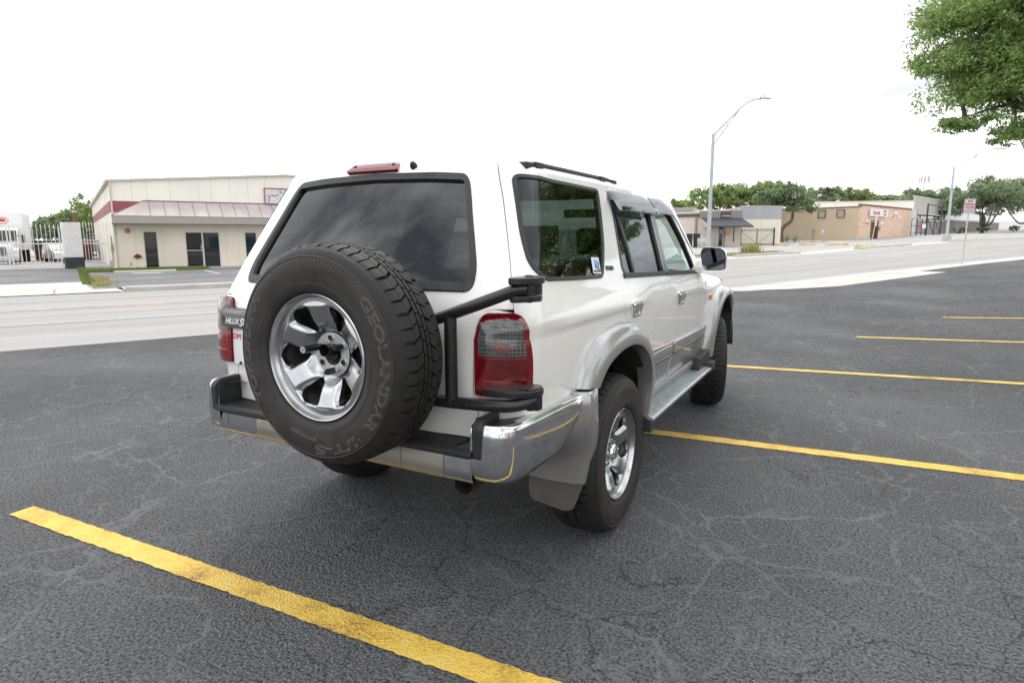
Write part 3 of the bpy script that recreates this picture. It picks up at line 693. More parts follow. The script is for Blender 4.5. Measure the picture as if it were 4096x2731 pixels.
# ---------------------------------------------------------------- front bumper
for mm,z0,z1,o_,nm in (('silver',.50,.80,0,'front_bumper'),('chrome2',.795,.812,.004,'front_bumper_trim')):
    rows=[]
    pth=catmull([(a,b,0) for a,b in [(.835,3.12),(.83,3.20),(.80,3.33),(.70,3.44),(.50,3.50),(0,3.53),(-.50,3.50),(-.70,3.44),(-.80,3.33),(-.83,3.20),(-.835,3.12)]],5)
    for p in pth:
        d=Vector((p.x,p.y-2.4,0)).normalized()
        rows.append([(p.x-d.x*.06,p.y-d.y*.06,z0)]+[(p.x+d.x*w,p.y+d.y*w,z0+(z1-z0)*t) for t,w in ((.02,-.015+o_),(.2,.0+o_),(.8,.006+o_),(1,-.004+o_))]+[(p.x-d.x*.08,p.y-d.y*.08,z1)])
    MB().grid(rows).build(nm,mm,SUV,smooth=50)
for sg in (1,-1):
    b=MB();b.prism(rounded([(sg*.62,.62),(sg*.60,.30),(sg*.80,.28),(sg*.86,.50)],.03),2.06,2.085,'y');b.build('front_mudflap','plastic',SUV,bevel=.004)
    b=MB();b.box(sg*.60,sg*.84,3.10,3.12,.50,.80);b.build('wheel_arch_end','plastic',SUV)
# ---------------------------------------------------------------- running boards
MT['alu']=noisy(mat('aluminium_board',(.50,.54,.54),.32,.85),25,.12,4,rvar=.08)
for sg in (1,-1):
    b=MB()
    b.prism(rounded([(sg*.775,.478),(sg*.905,.470),(sg*.914,.462),(sg*.914,.444),(sg*.905,.436),(sg*.775,.440)],[.002,.008,.008,.008,.008,.002]),.36,1.90,'y')
    for k in range(6):
        x=.800+k*.0155;b.box(sg*x,sg*(x+.006),.37,1.88,.4745-(k*.0009),.4795-(k*.0009))
    o=b.build('running_board','alu',SUV,smooth=35)
    b=MB();b.box(sg*.913,sg*.9165,.36,1.90,.449,.4565);b.build('board_edge_strip','plastic',o)
    b=MB();b.prism(rounded([(sg*.72,.52),(sg*.86,.52),(sg*.90,.478),(sg*.919,.475),(sg*.919,.405),(sg*.85,.41),(sg*.72,.43)],.008),.315,.362,'y');b.build('board_end_cap','plastic',o,bevel=.006)
    b=MB();b.prism(rounded([(1.70,.480),(1.72,.56),(2.06,.575),(2.09,.52),(2.08,.45),(1.90,.445)],.015),sg*.78,sg*.862,'x');b.prism(rounded([(1.895,.48),(1.90,.50),(2.03,.50),(2.03,.44),(1.895,.432)],.01),sg*.80,sg*.917,'x');b.build('board_end_cap','plastic',o,bevel=.008)
    for y in (.6,1.3,1.8): b=MB();b.box(sg*.55,sg*.80,y,y+.04,.42,.438);b.build('board_bracket','under',o)
# lower sill behind the board
MT['sill']=mat('sill_silver',(.33,.34,.35),.4,.6)
for sg in (1,-1): b=MB();b.prism(rounded([(sg*.70,.44),(sg*.70,.52),(sg*.812,.545),(sg*.818,.52),(sg*.80,.47)],.01),.50,2.06,'y');b.build('sill','sill',SUV,smooth=40)
# ---------------------------------------------------------------- wheels
def ring_text(mb,txt,size,r,mid_deg,span_deg,outl,y0=-.0012,prof=None,side=1):
    v,f=text_mesh(txt,size,.0008,outline=outl,align='LEFT',space=1.0)
    xs=[a for a,b,c in v];w=max(xs)-min(xs);x0=min(xs)
    res=[]
    for a,b,c in v:
        an=R_(mid_deg-span_deg/2+span_deg*(a-x0)/w);rr=r+b;res.append((rr*math.sin(an),prof(rr)-c*1.0-.0004,rr*math.cos(an)))
    mb.add(res,f)
TR=.388
side_prof=[(.222,.006),(.226,-.004),(.236,-.010),(.252,-.013),(.275,-.017),(.300,-.0195),(.318,-.0195),(.334,-.017),(.348,-.012),(.358,-.006),(.368,.003),(.3745,.014),(.3755,.028)]
sp_r=[a for a,b in side_prof];sp_y=[b for a,b in side_prof]
def sprof(r): return float(np.interp(r,sp_r,sp_y))
TW=.250
def make_wheel(kind,parent):
    W=empty('spare_wheel' if kind=='spare' else 'wheel',parent=parent)
    b=MB();prof=side_prof+[(.3750,.045),(.3745,TW/2-.02),(.3745,TW-.065),(.3745,TW-.05),(.3745,TW-.034),(.366,TW-.022),(.35,TW-.012),(.32,TW-.006),(.28,TW-.012),(.24,TW-.02),(.222,TW-.03)]
    b.revolve(prof,96)
    # tread blocks
    rnd=random.Random(3)
    def block(a0,a1,w0,w1,r0,r1,sk0=0,sk1=0,crown=0):
        n=3;v=[];f=[]
        for k in range(n+1):
            t=k/n
            for (w,sk) in ((w0,sk0),(w1,sk1)):
                a=a0+(a1-a0)*t+sk
                for r in (r0,r1-(.0035 if (abs(w-.125*1)>.09 and crown) else 0)): 
                    v.append((r*math.sin(a),w,r*math.cos(a)))
        for k in range(n):
            o=k*4;q=o+4
            f+=[(o+1,o+3,q+3,q+1),(o,o+1,q+1,q),(o+3,o+2,q+2,q+3)]
        f+=[(0,2,3,1),(n*4,n*4+1,n*4+3,n*4+2)]
        b.add(v,f)
    nb=52 if kind=='spare' else 60
    st=2*math.pi/nb;mid=TW/2-.010
    for k in range(nb):
        a=k*st;j=rnd.uniform(-.06,.06)*st
        for sd,o in ((-1,0),(1,.5)):
            A=a+o*st+j
            # shoulder lug, runs down over the shoulder
            def lug(a0,a1):
                v=[];f=[];pr=[(.352,-.003),(.366,.0055),(.3765,.018),(.3845,.034),(.3865,.044),(.3875,.066)]
                n=2
                for t in range(n+1):
                    for r,w in pr:
                        sh=(0.25 if r<.36 else 0)*st*0
                        aa=a0+(a1-a0)*t/n+sh;ww=w-.0015 if r<.37 else w
                        v.append((r*math.sin(aa),ww if sd<0 else TW-.02-ww,r*math.cos(aa)))
                m=len(pr)
                for t in range(n):
                    for i in range(m-1): f.append((t*m+i,(t+1)*m+i,(t+1)*m+i+1,t*m+i+1))
                base=len(v)
                for t in (0,n):
                    for i in range(m):
                        x,y,z=v[t*m+i];q=1-.015/.38;v.append((x*q,y+(.004 if sd<0 else -.004),z*q))
                for s_,t in ((0,0),(1,n)):
                    for i in range(m-1): f.append((t*m+i,t*m+i+1,base+s_*m+i+1,base+s_*m+i))
                f.append((m-1,2*m-1,3*m-1 if 0 else base+2*m-1,base+m-1));f.append((0,m,2*m,base+m,base))
                b.add(v,f)
            lug(A+.07*st,A+.87*st)
            # intermediate blocks, in two halves
            w0=mid+sd*.054;w1=mid+sd*.024
            lo,hi=min(w0,w1),max(w0,w1)
            sk=.35*st*(1 if sd>0 else -1)
            block(A+.04*st,A+.86*st,lo,hi,.3735,.3880,0,sk)
        if kind!='spare':
            block(a+.0*st,a+.82*st,mid-.018,mid+.018,.371,.3883,.12*st,-.12*st)
        else:
            block(a,a+.90*st,mid-.018,mid-.0035,.371,.3884,0,.1*st);block(a+.3*st,a+1.20*st,mid+.0035,mid+.018,.371,.3884,.1*st,0)
    T_=b.build('tyre','rubber',W,smooth=30)
    # sidewall skin and lettering
    b=MB();b.revolve([(.255,-.0138),(.2565,-.0155),(.2585,-.0142)],96);b.revolve([(.343,-.0145),(.3455,-.0165),(.348,-.0130)],96)
    if kind=='spare':
        for k in range(26):
            a=R_(-34+k*3.0);a2=a+R_(16-1.0*k)
            p=[];
            for t in range(7):
                rr=.342-(.030+.0016*(25-k)+.0*k)*t/6*1.2;aa=a+(a2-a)*t/6;p.append((rr*math.sin(aa),sprof(rr)-.0006,rr*math.cos(aa)))
            b.tube(p,.0011,4)
        for k in range(20):
            a=R_(188+k*2.4);p=[]
            for t in range(5):
                rr=.340-.045*t/4;aa=a-R_(9)*t/4;p.append((rr*math.sin(aa),sprof(rr)-.0004,rr*math.cos(aa)))
            b.tube(p,.0009,4)
    b.build('sidewall_rib','rubber_side',W,smooth=60)
    lm='letter' if kind=='spare' else 'rubber_side'
    def word(*q):
        b=MB();ring_text(b,*q,prof=sprof);b.build('tyre_lettering',lm,W,fixn=False)
    if kind=='spare':
        word('GEOLANDAR',.050,.316,94,86,.0011)
        word('I/T-S',.048,.316,167,36,.0011)
        word('YOKOHAMA',.050,.316,277,74,.0011)
        word('STUDLESS',.015,.282,196,24,.0004)
        # star
        st_=[((.010 if i%2==0 else .0042)*math.sin(math.pi*i/5),(.010 if i%2==0 else .0042)*math.cos(math.pi*i/5)) for i in range(11)]
        b=MB();ca=R_(146);c0=(.324*math.sin(ca),.324*math.cos(ca));b.tube([(c0[0]+x,sprof(.324)-.001,c0[1]+z) for x,z in st_],.0010,4);b.build('star_mark',lm,W)
    else:
        for an in (0,180): word('BRIDGESTONE',.036,.312,an+8,62,.0008)
        for an in (90,270): word('DUELER',.030,.312,an,30,.0008)
    b=MB();b.revolve([(.222,.004),(.235,-.0102),(.252,-.0133),(.275,-.0173),(.300,-.0198),(.318,-.0198),(.334,-.0173),(.343,-.0145)],96);b.build('sidewall','rubber_side',W,smooth=60)
    # rim
    b=MB()
    b.revolve([(.214,.018),(.2190,.010),(.2215,.002),(.2215,-.003),(.2185,-.006),(.2150,-.004),(.2120,.003),(.2095,.012),(.2075,.0145),(.2055,.0175),(.2040,.021)],96)
    nsp=6;hubd=.084 if kind=='spare' else .070
    def dep(r): return ip([.040,.078,.092,.112,.150,.185,.205],[hubd,hubd,hubd*.86,hubd*.62,.032,.019,.0185],r)
    def hw(r):
        full=math.pi/nsp
        g=ip([.086,.094,.102,.118,.142,.164,.175,.183,.189],[0,.03,.10,.15,.20,.245,.235,.15,0],r) if .086<r<.189 else 0
        return full-g
    rs=[.038,.050,.062,.0765,.0785,.082,.086,.090,.094,.098,.103,.109,.117,.127,.139,.151,.161,.168,.174,.179,.183,.186,.189,.194,.200,.205]
    for s_ in range(nsp):
        ac=2*math.pi*s_/nsp;rows=[];back=[]
        for r in rs:
            h=hw(r);row=[];bk=[]
            mid_=sstep(.09,.115,r)*(1-sstep(.175,.19,r))
            for k in range(-8,9):
                u=k/8;a=ac+u*h
                edge=.016*mid_*max(0,(abs(u)-.62)/.38)**1.5;cr=-.006*mid_*(1-u*u)
                y=dep(r)+edge+cr+(-.003 if r<.074 else 0)
                # notches near the rim
                row.append((r*math.sin(a),y,r*math.cos(a)));
                if abs(k)==8: bk.append((r*math.sin(a),y+.022,r*math.cos(a)))
            rows.append(row);back.append(bk)
        b.grid(rows)
        i0,i1=rs.index(.086),rs.index(.189)
        for e,kk in ((0,0),(1,16)):
            b.grid([[rows[i][kk],back[i][e]] for i in range(i0,i1+1)])
    R1=b.build('rim','alloy',W,smooth=32)
    b=MB();b.revolve([(.1945,.036),(.190,.06),(.186,.12),(.195,.20),(.205,.225)],64);b.build('rim_barrel','brass',W,smooth=40)
    b=MB();b.revolve([(.0,.105),(.12,.105),(.155,.12),(.16,.16)],40)
    b.tube([(.06,.10,.1),(.09,.095,.12)],.02);b.build('brake_drum','under',W,smooth=40)
    if kind=='spare':
        b=MB();b.revolve([(.0785,.0805),(.0775,.0792),(.050,.0792),(.040,.0802),(.038,.087),(.038,.115)],48)
        for k in range(6):
            a=R_(60*k+0);c=(.0575*math.sin(a),.0,.0575*math.cos(a))
            b.revolve([(.0105,.0755),(.0120,.0745),(.0130,.0790)],16,c=c)
        b.build('hub_face','alloy_hub',W,smooth=40)
        for k in range(6):
            a=R_(60*k);c=(.0575*math.sin(a),.0,.0575*math.cos(a));b=MB();b.revolve([(.0,.0782),(.0105,.0782),(.0105,.0757)],16,c=c);b.build('lug_hole','under',W)
        nb_=MB()
        for k in (1,3):
            a=R_(60*k);p=Vector((.0575*math.sin(a),.056,.0575*math.cos(a)));nb_.tube([p+Vector((0,.022,0)),p+Vector((0,-.010,0)),p+Vector((0,-.018,0))],[.0115,.0115,.008],12)
        nb_.build('wheel_nut','carrier',W,smooth=40)
        a=R_(300);p=Vector((.0575*math.sin(a),.04,.0575*math.cos(a)));b=MB();b.tube([p+Vector((0,.04,0)),p+Vector((0,-.044,0))],.0125,16);LK=b.build('wheel_lock','carrier',W,smooth=40)
        b=MB();b.tube([p+Vector((0,-.044,0)),p+Vector((0,-.0475,0))],.0118,16);b.build('lock_cylinder','alloy_hub',W,smooth=40)
        b=MB();b.tube([p+Vector((0,-.0472,0)),p+Vector((0,-.0482,0))],.003,8);b.build('key_slot','under',W)
        b=MB();b.tube([(-.004,.095,.014),(-.004,.045,.020)],.022,16,False);b.tube([(-.004,.095,.014),(-.004,.045,.020)],.019,16,False);b.tube([(.015,.066,.024),(.050,.064,.029)],.011,8);b.tube([(0,.085,0),(0,.13,0)],.02,10);b.build('hub_tube','carrier',W,smooth=40)
    else:
        b=MB();b.revolve([(.0,.022),(.030,.022),(.040,.024),(.045,.030),(.046,.040),(.048,.070)],40);b.revolve([(.0,.0205),(.026,.0205),(.0275,.022)],32)
        for k in range(6): 
            a=R_(60*k);b.tube([(.037*math.sin(a),.027,.037*math.cos(a)),(.037*math.sin(a),.020,.037*math.cos(a))],.0045,8)
        b.build('hub_cap','chrome2',W,smooth=35)
        b=MB();
        for k in range(6):
            a=R_(60*k+30);b.tube([(.060*math.sin(a),.066,.060*math.cos(a)),(.060*math.sin(a),.042,.060*math.cos(a))],[.011,.009],8)
        b.build('lug_nut','chrome2',W,smooth=35)
    return W
sp=make_wheel('spare',SUV);sp.location=(.209,-1.296,1.016);sp.rotation_euler=(0,R_(-4),0)
w1=make_wheel('road',SUV);w1.location=(.862,0,.383);w1.rotation_euler=(0,0,R_(90)) 
def place(o,loc,rz,spin):
    o.matrix_local=Matrix.Translation(loc)@Matrix.Rotation(rz,4,'Z')@Matrix.Rotation(spin,4,'Y')
place(w1,(.862,0,.383),R_(90),R_(12))
for loc,rz,spn in (((-.862,0,.383),R_(-90),40),((.828,2.69,.383),R_(90+17),75),((-.828,2.69,.383),R_(-90+17),20)):
    c=copy_tree(w1,SUV);place(c,loc,rz,R_(spn))
# ---------------------------------------------------------------- spare carrier
ty=-1.032
b=MB();b.tube(catmull([(-.10,ty,1.02),(.25,ty,1.055),(.42,ty,1.105),(.60,ty,1.163),(.78,ty,1.228),(.84,ty+.008,1.250),(.866,ty+.025,1.253)],5),.0210,14)
b.tube([(.585,ty,1.15),(.585,ty,.845)],.0225,14)
b.tube(catmull([(-.15,ty,.842),(.2,ty,.842),(.585,ty,.846),(.78,ty-.003,.858),(.825,ty+.006,.862),(.858,ty+.03,.868),(.872,ty+.065,.873)],5),.0215,14)
b.tube([(-.10,ty,1.02),(-.12,ty,.842)],.0225,12);b.tube([(.209,ty,1.06),(.209,ty,.84)],.03,10);b.box(.11,.31,ty-.02,ty+.02,.93,1.10)
b.tube([(.209,ty,1.016),(.209,-1.17,1.016)],.05,14)
CR=b.build('spare_wheel_carrier','carrier',SUV,smooth=45)
b=MB();b.prism(rounded([(.820,-1.048),(.855,-1.058),(.897,-1.01),(.902,-.94),(.885,-.90),(.820,-.905)],[.01,.02,.02,.02,.02,.01]),1.268,1.292,'z')
b.prism(rounded([(.815,-1.035),(.85,-1.045),(.890,-1.0),(.892,-.94),(.875,-.905),(.815,-.915)],.015),1.212,1.232,'z')
b.prism(rounded([(.80,-1.0),(.83,-1.0),(.880,-.93),(.876,-.90),(.80,-.895)],.008),1.205,1.290,'z');b.tube([(.870,-.992,1.208),(.870,-.992,1.299)],.014,12);b.build('upper_hinge','carrier',CR,bevel=.005)
b=MB();b.prism(rounded([(.71,-1.035),(.84,-1.045),(.895,-.985),(.897,-.92),(.85,-.905),(.71,-.94)],[.02,.03,.03,.02,.01,.01]),.890,.910,'z')
b.prism(rounded([(.83,-.96),(.886,-.965),(.892,-.93),(.875,-.905),(.83,-.905)],.01),.835,.915,'z');b.tube([(.868,-.975,.84),(.868,-.975,.916)],.016,12);b.tube([(.84,-.965,.910),(.84,-.965,.914)],.020,14);b.build('lower_hinge','carrier',CR,bevel=.006)
# ---------------------------------------------------------------- mirrors
for sg in (1,-1):
    my=1.72
    o_=rounded([(sg*.848,1.352),(sg*.980,1.346),(sg*1.012,1.300),(sg*1.006,1.200),(sg*.985,1.190),(sg*.868,1.186),(sg*.848,1.222),(sg*.832,1.30)],[.035,.035,.03,.03,.02,.03,.02,.03])
    c=Vector((sum(p[0] for p in o_)/len(o_),sum(p[1] for p in o_)/len(o_)))
    rows=[]
    for dy,k in ((.006,.90),(-.006,.955),(-.008,.985),(.0,1.0),(.03,1.0),(.07,.93),(.10,.78),(.115,.45),(.117,.02)):
        rows.append([(c.x+(x-c.x)*k,my+dy-.0*(x-c.x),c.y+(z-c.y)*k) for x,z in o_])
    MR=MB().grid(rows,True).build('door_mirror','chrome2',SUV,smooth=60)
    b=MB();rr=[(c.x+(x-c.x)*.95,z_) for x,z_ in [(x,c.y+(z-c.y)*.95) for x,z in o_]]
    b.prism(rr,my-.0065,my+.004,'y');b.build('mirror_bezel','plastic',MR)
    b=MB();rr=[(c.x+(x-c.x)*.90,c.y+(z-c.y)*.89) for x,z in o_];n=len(rr)
    b.add([(c.x,my-.0075,c.y)]+[(x,my-.0075,z) for x,z in rr],[(0,i+1,(i+1)%n+1) for i in range(n)]);b.build('mirror_glass','mirrorglass',MR,fixn=False)
    b=MB();b.prism(rounded([(sg*.79,1.178),(sg*.80,1.215),(sg*.86,1.225),(sg*.88,1.190),(sg*.85,1.178)],.01),1.64,1.80,'y');b.build('mirror_arm','paint',MR,bevel=.008)
    for me_ in [MR]: pass
# ---------------------------------------------------------------- garnish, notice, badges, sticker
g=rounded([(-.700,1.086),(-.655,1.108),(.02,1.108),(.02,1.024),(-.655,1.024),(-.700,1.034)],[.02,.02,.01,.01,.02,.02])
GA=panel('tailgate_garnish',g,'black_gloss',SUV,off=.028,depth=.03)
MT['garn2']=mat('graphite_garnish',(.07,.073,.08),.25,.2,1)
panel('garnish_top',[(-.69,1.083),(-.655,1.102),(.01,1.102),(.01,1.082)],'garn2',GA,off=.031,depth=.006)
surf_text('garnish_lettering','HILUX',.034,'white_text',GA,-.612,1.052,.029,shear=.25,offset=.0006)
surf_text('garnish_lettering','SURF',.047,'white_text',GA,-.505,1.050,.029,shear=.25,offset=.0008)
b=MB()
P,_,_,n_=Sn(-.684,1.060);b.tube([P+n_*.026,P+n_*.030],.011,14);b.build('garnish_lock','carrier',GA)
NP=panel('paper_notice',[(-.652,.862),(-.33,.862),(-.33,1.020),(-.652,1.020)],'paper',SUV,off=.012,depth=.003)
surf_text('notice_lettering','JDM D',.036,'red_text',NP,-.585,.985,.013)
b=MB();P,_,_,n_=Sn(-.585,.868);b.tube([P+n_*.01,P+n_*.018],.007,8);b.build('notice_bolt','under',NP)
surf_text('model_badge','SSR-X',.036,'chrome2',SUV,-.500,.790,.003,shear=.2,offset=.001)
for mir in (False,True): surf_text('side_badge','LIMITED',.027,'badge',SUV,1.692,1.276,.003,mirror=mir,slope=-.05,offset=.0008)
ST=panel('window_sticker',[(1.487,1.332),(1.575,1.329),(1.565,1.257),(1.475,1.262)],'paper',SUV,off=.004,depth=.001,edge=False)
b=[]
rr=random.Random(5)
mbs=MB()
for k in range(9):
    q0=1.505+.006*k;v0=1.322-.001*k
    pts=[]
    for t in range(6):
        P,_,_,n_=Sn(q0+.018*math.sin(t*.9+k)*.5+.002*t,v0-.009*t+.006*math.sin(k*1.3));pts.append(P+n_*.0052)
    mbs.tube(pts,[.0003,.0011,.0016,.0014,.0008,.0003],4)
mbs.build('sticker_print','blue_print',ST)
surf_text('sticker_lettering','NATURAL TUNING',.009,'grey_print',ST,1.524,1.270,.0045,slope=-.02)
# ================================================================= THE PLACE
# street frame: t runs along the street, s across it (the street lies at s 7.4 to 17.1)
D_=Vector((.45,.893,0)).normalized();N_=Vector((-D_.y,D_.x,0))
G1=([8,14,27,33,39,50,66,90,130,200,400,900],[0,.04,.35,.44,.62,.95,1.2,1.3,1.6,3.2,9,14])
G2=([3,30,50,65,78,88,100,110,138,200,400,900],[-.25,.12,.50,.75,.98,1.22,1.58,1.72,2.0,3.4,9,14])
def tsof(x,y): return x*D_.x+y*D_.y,x*N_.x+y*N_.y
def hts(t,s):
    a=float(np.interp(t,*G1));b=float(np.interp(t,*G2));w=sstep(18,32,s);return a*(1-w)+b*w
def hxy(x,y): return hts(*tsof(x,y))
def W3(t,s,z=0): p=D_*t+N_*s;return Vector((p.x,p.y,z))
def sheet(name,tl,sl,m,dz,kind='structure'):
    """tl: t values; sl: function t -> (s0,s1) or list of s values"""
    rows=[]
    for t in tl:
        ss=sl(t) if callable(sl) else sl
        rows.append([tuple(W3(t,s,hts(t,s)+dz)) for s in ss])
    o=MB().grid(rows).build(name,m,None,smooth=30,fixn=True)
    me=o.data
    if me.polygons[0].normal.z<0: me.flip_normals()
    if kind: o['kind']=kind
    return o
lin_=lambda a,b,n:[a+(b-a)*i/n for i in range(n+1)]
# asphalt of the car park
def asphalt(name,col,crack=(.16,.16,.165),light=.25,agg=1.0,sealw=True):
    m=mat(name,col,.80,spec=.28);b=m.node_tree.nodes['Principled BSDF']
    t=N(m,'ShaderNodeTexCoord');P=t.outputs['Object']
    # warp
    nw=N(m,'ShaderNodeTexNoise',_Scale=1.6,_Detail=5,_Roughness=.65);L(m,P,nw.inputs['Vector'])
    sub=N(m,'ShaderNodeVectorMath',operation='SUBTRACT');L(m,nw.outputs['Color'],sub.inputs[0]);sub.inputs[1].default_value=(.5,.5,.5)
    sc=N(m,'ShaderNodeVectorMath',operation='SCALE');L(m,sub.outputs[0],sc.inputs[0]);sc.inputs['Scale'].default_value=.9
    ad=N(m,'ShaderNodeVectorMath',operation='ADD');L(m,P,ad.inputs[0]);L(m,sc.outputs[0],ad.inputs[1])
    nw2=N(m,'ShaderNodeTexNoise',_Scale=5,_Detail=8,_Roughness=.6);L(m,P,nw2.inputs['Vector'])
    sc2=N(m,'ShaderNodeVectorMath',operation='SCALE');L(m,nw2.outputs['Color'],sc2.inputs[0]);sc2.inputs['Scale'].default_value=.22
    ad2=N(m,'ShaderNodeVectorMath',operation='ADD');L(m,P,ad2.inputs[0]);L(m,sc2.outputs[0],ad2.inputs[1])
    n1=N(m,'ShaderNodeTexNoise',_Scale=.35,_Detail=6,_Roughness=.6);L(m,P,n1.inputs['Vector'])
    n2=N(m,'ShaderNodeTexNoise',_Scale=80,_Detail=5,_Roughness=.72);L(m,P,n2.inputs['Vector'])
    v3=N(m,'ShaderNodeTexVoronoi',_Scale=95);L(m,P,v3.inputs['Vector'])
    base=ramp(m,n1.outputs['Fac'],[(.32,tuple(c*(1-light) for c in col)),(.68,tuple(c*(1+light) for c in col))])
    m1=N(m,'ShaderNodeMix',data_type='RGBA',blend_type='MULTIPLY');m1.inputs[0].default_value=.85
    sp=ramp(m,n2.outputs['Fac'],[(.38,(.12,.12,.13)),(.46,(.85,.85,.85)),(.60,(1.9,1.89,1.86))])  # low grain goes dark: shade of the pits put into the colour
    L(m,base,m1.inputs[6]);L(m,sp,m1.inputs[7]);o=m1.outputs[2]
    # pale filled cracks (large cells), fine dark cracks (small cells)
    def cells(scale,w0,w1):
        v=N(m,'ShaderNodeTexVoronoi',feature='DISTANCE_TO_EDGE',_Scale=scale);L(m,ad2.outputs[0],v.inputs['Vector'])
        return ramp(m,v.outputs['Distance'],[(w0,(1,1,1)),(w1,(0,0,0))])
    if sealw:
        c1=cells(1.15,.004,.013);nm=N(m,'ShaderNodeTexNoise',_Scale=2.2,_Detail=4);L(m,P,nm.inputs['Vector'])
        msk=ramp(m,nm.outputs['Fac'],[(.34,(0,0,0)),(.52,(.62,.62,.62))])
        mm=N(m,'ShaderNodeMath',operation='MULTIPLY');L(m,c1,mm.inputs[0]);L(m,msk,mm.inputs[1])
        m2=N(m,'ShaderNodeMix',data_type='RGBA');L(m,mm.outputs[0],m2.inputs[0]);L(m,o,m2.inputs[6]);m2.inputs[7].default_value=(*crack,1);o=m2.outputs[2]
    c2=cells(1.9,.003,.010);nm2=N(m,'ShaderNodeTexNoise',_Scale=.6,_Detail=3);L(m,P,nm2.inputs['Vector'])
    msk2=ramp(m,nm2.outputs['Fac'],[(.50,(0,0,0)),(.58,(.65,.65,.65))])
    mm2=N(m,'ShaderNodeMath',operation='MULTIPLY');L(m,c2,mm2.inputs[0]);L(m,msk2,mm2.inputs[1])
    c3=cells(3.8,.009,.030);nm3=N(m,'ShaderNodeTexNoise',_Scale=1.1,_Detail=5);L(m,ad.outputs[0],nm3.inputs['Vector'])
    msk3=ramp(m,nm3.outputs['Fac'],[(.32,(.0,.0,.0)),(.54,(.50,.50,.50))])
    mm3=N(m,'ShaderNodeMath',operation='MULTIPLY');L(m,c3,mm3.inputs[0]);L(m,msk3,mm3.inputs[1])
    vs=N(m,'ShaderNodeTexVoronoi',_Scale=70);L(m,P,vs.inputs['Vector']);stn=ramp(m,vs.outputs['Distance'],[(.12,(.75,.75,.75)),(.24,(0,0,0))])
    sepc=N(m,'ShaderNodeSeparateColor');L(m,vs.outputs['Color'],sepc.inputs[0]);gts=N(m,'ShaderNodeMath',operation='GREATER_THAN');L(m,sepc.outputs[0],gts.inputs[0]);gts.inputs[1].default_value=.72
    mst=N(m,'ShaderNodeMath',operation='MULTIPLY');L(m,stn,mst.inputs[0]);L(m,gts.outputs[0],mst.inputs[1])
    m6=N(m,'ShaderNodeMix',data_type='RGBA');L(m,mst.outputs[0],m6.inputs[0]);L(m,o,m6.inputs[6]);m6.inputs[7].default_value=(.48,.46,.44,1);o=m6.outputs[2]
    m4=N(m,'ShaderNodeMix',data_type='RGBA');L(m,mm3.outputs[0],m4.inputs[0]);L(m,o,m4.inputs[6]);m4.inputs[7].default_value=(*crack,1);o=m4.outputs[2]
    m3=N(m,'ShaderNodeMix',data_type='RGBA');L(m,mm2.outputs[0],m3.inputs[0]);L(m,o,m3.inputs[6]);m3.inputs[7].default_value=(.02,.02,.02,1);o=m3.outputs[2]
    L(m,o,b.inputs['Base Color'])
    # aggregate bump, patchy
    n5=N(m,'ShaderNodeTexNoise',_Scale=.5,_Detail=3);L(m,P,n5.inputs['Vector'])
    amt=ramp(m,n5.outputs['Fac'],[(.35,(.55,.55,.55)),(.60,(1,1,1))])
    hh=N(m,'ShaderNodeMath',operation='ADD');L(m,v3.outputs['Distance'],hh.inputs[0]);L(m,n2.outputs['Fac'],hh.inputs[1])
    ml=N(m,'ShaderNodeMath',operation='MULTIPLY');L(m,hh.outputs[0],ml.inputs[0]);L(m,amt,ml.inputs[1])
    bp=N(m,'ShaderNodeBump',_Strength=1.0*agg,_Distance=.05);L(m,ml.outputs[0],bp.inputs['Height']);L(m,bp.outputs[0],b.inputs['Normal'])
    return m
MT['asphalt']=asphalt('worn_black_asphalt',(.168,.171,.178),crack=(.34,.34,.345),light=.16)
MT['asphalt_far']=asphalt('grey_asphalt',(.16,.16,.165),crack=(.2,.2,.2),agg=.4)
MT['asphalt_pale']=asphalt('bleached_asphalt',(.34,.335,.33),crack=(.3,.3,.29),light=.15,agg=.3)
def concrete(name,col,bands=False):
    m=mat(name,col,.85);b=m.node_tree.nodes['Principled BSDF'];t=N(m,'ShaderNodeTexCoord');P=t.outputs['Object']
    mp=N(m,'ShaderNodeMapping');mp.inputs['Rotation'].default_value=(0,0,-math.atan2(D_.y,D_.x));L(m,P,mp.inputs[0])
    st=N(m,'ShaderNodeMapping');st.inputs['Scale'].default_value=(.06,.9,1);L(m,mp.outputs[0],st.inputs[0])
    n=N(m,'ShaderNodeTexNoise',_Scale=1.0,_Detail=5,_Roughness=.6);L(m,st.outputs[0] if bands else P,n.inputs['Vector'])
    n2=N(m,'ShaderNodeTexNoise',_Scale=40,_Detail=4);L(m,P,n2.inputs['Vector'])
    a=ramp(m,n.outputs['Fac'],[(.3,tuple(c*.86 for c in col)),(.6,tuple(c*1.06 for c in col))])
    q=ramp(m,n2.outputs['Fac'],[(.3,(.86,.86,.86)),(.7,(1.1,1.1,1.1))])
    mx=N(m,'ShaderNodeMix',data_type='RGBA',blend_type='MULTIPLY');mx.inputs[0].default_value=1;L(m,a,mx.inputs[6]);L(m,q,mx.inputs[7]);L(m,mx.outputs[2],b.inputs['Base Color'])
    bp=N(m,'ShaderNodeBump',_Strength=.3,_Distance=.01);L(m,n2.outputs['Fac'],bp.inputs['Height']);L(m,bp.outputs[0],b.inputs['Normal'])
    return m
MT['road']=concrete('pale_road_surface',(.33,.318,.305),True)
MT['concrete']=concrete('pale_concrete',(.49,.465,.43))
MT['kerbm']=concrete('kerb_concrete',(.46,.43,.40))
TL=[-300,-120,-60]+lin_(-40,20,30)+lin_(22,120,49)+[140,170,200,260,330,400,600,900]
sheet('ground',TL,[-400,-120,-40,-10,0,7,12,17,19,22,25,28,31,34,40,60,120,300,700],'asphalt_pale',-.035)
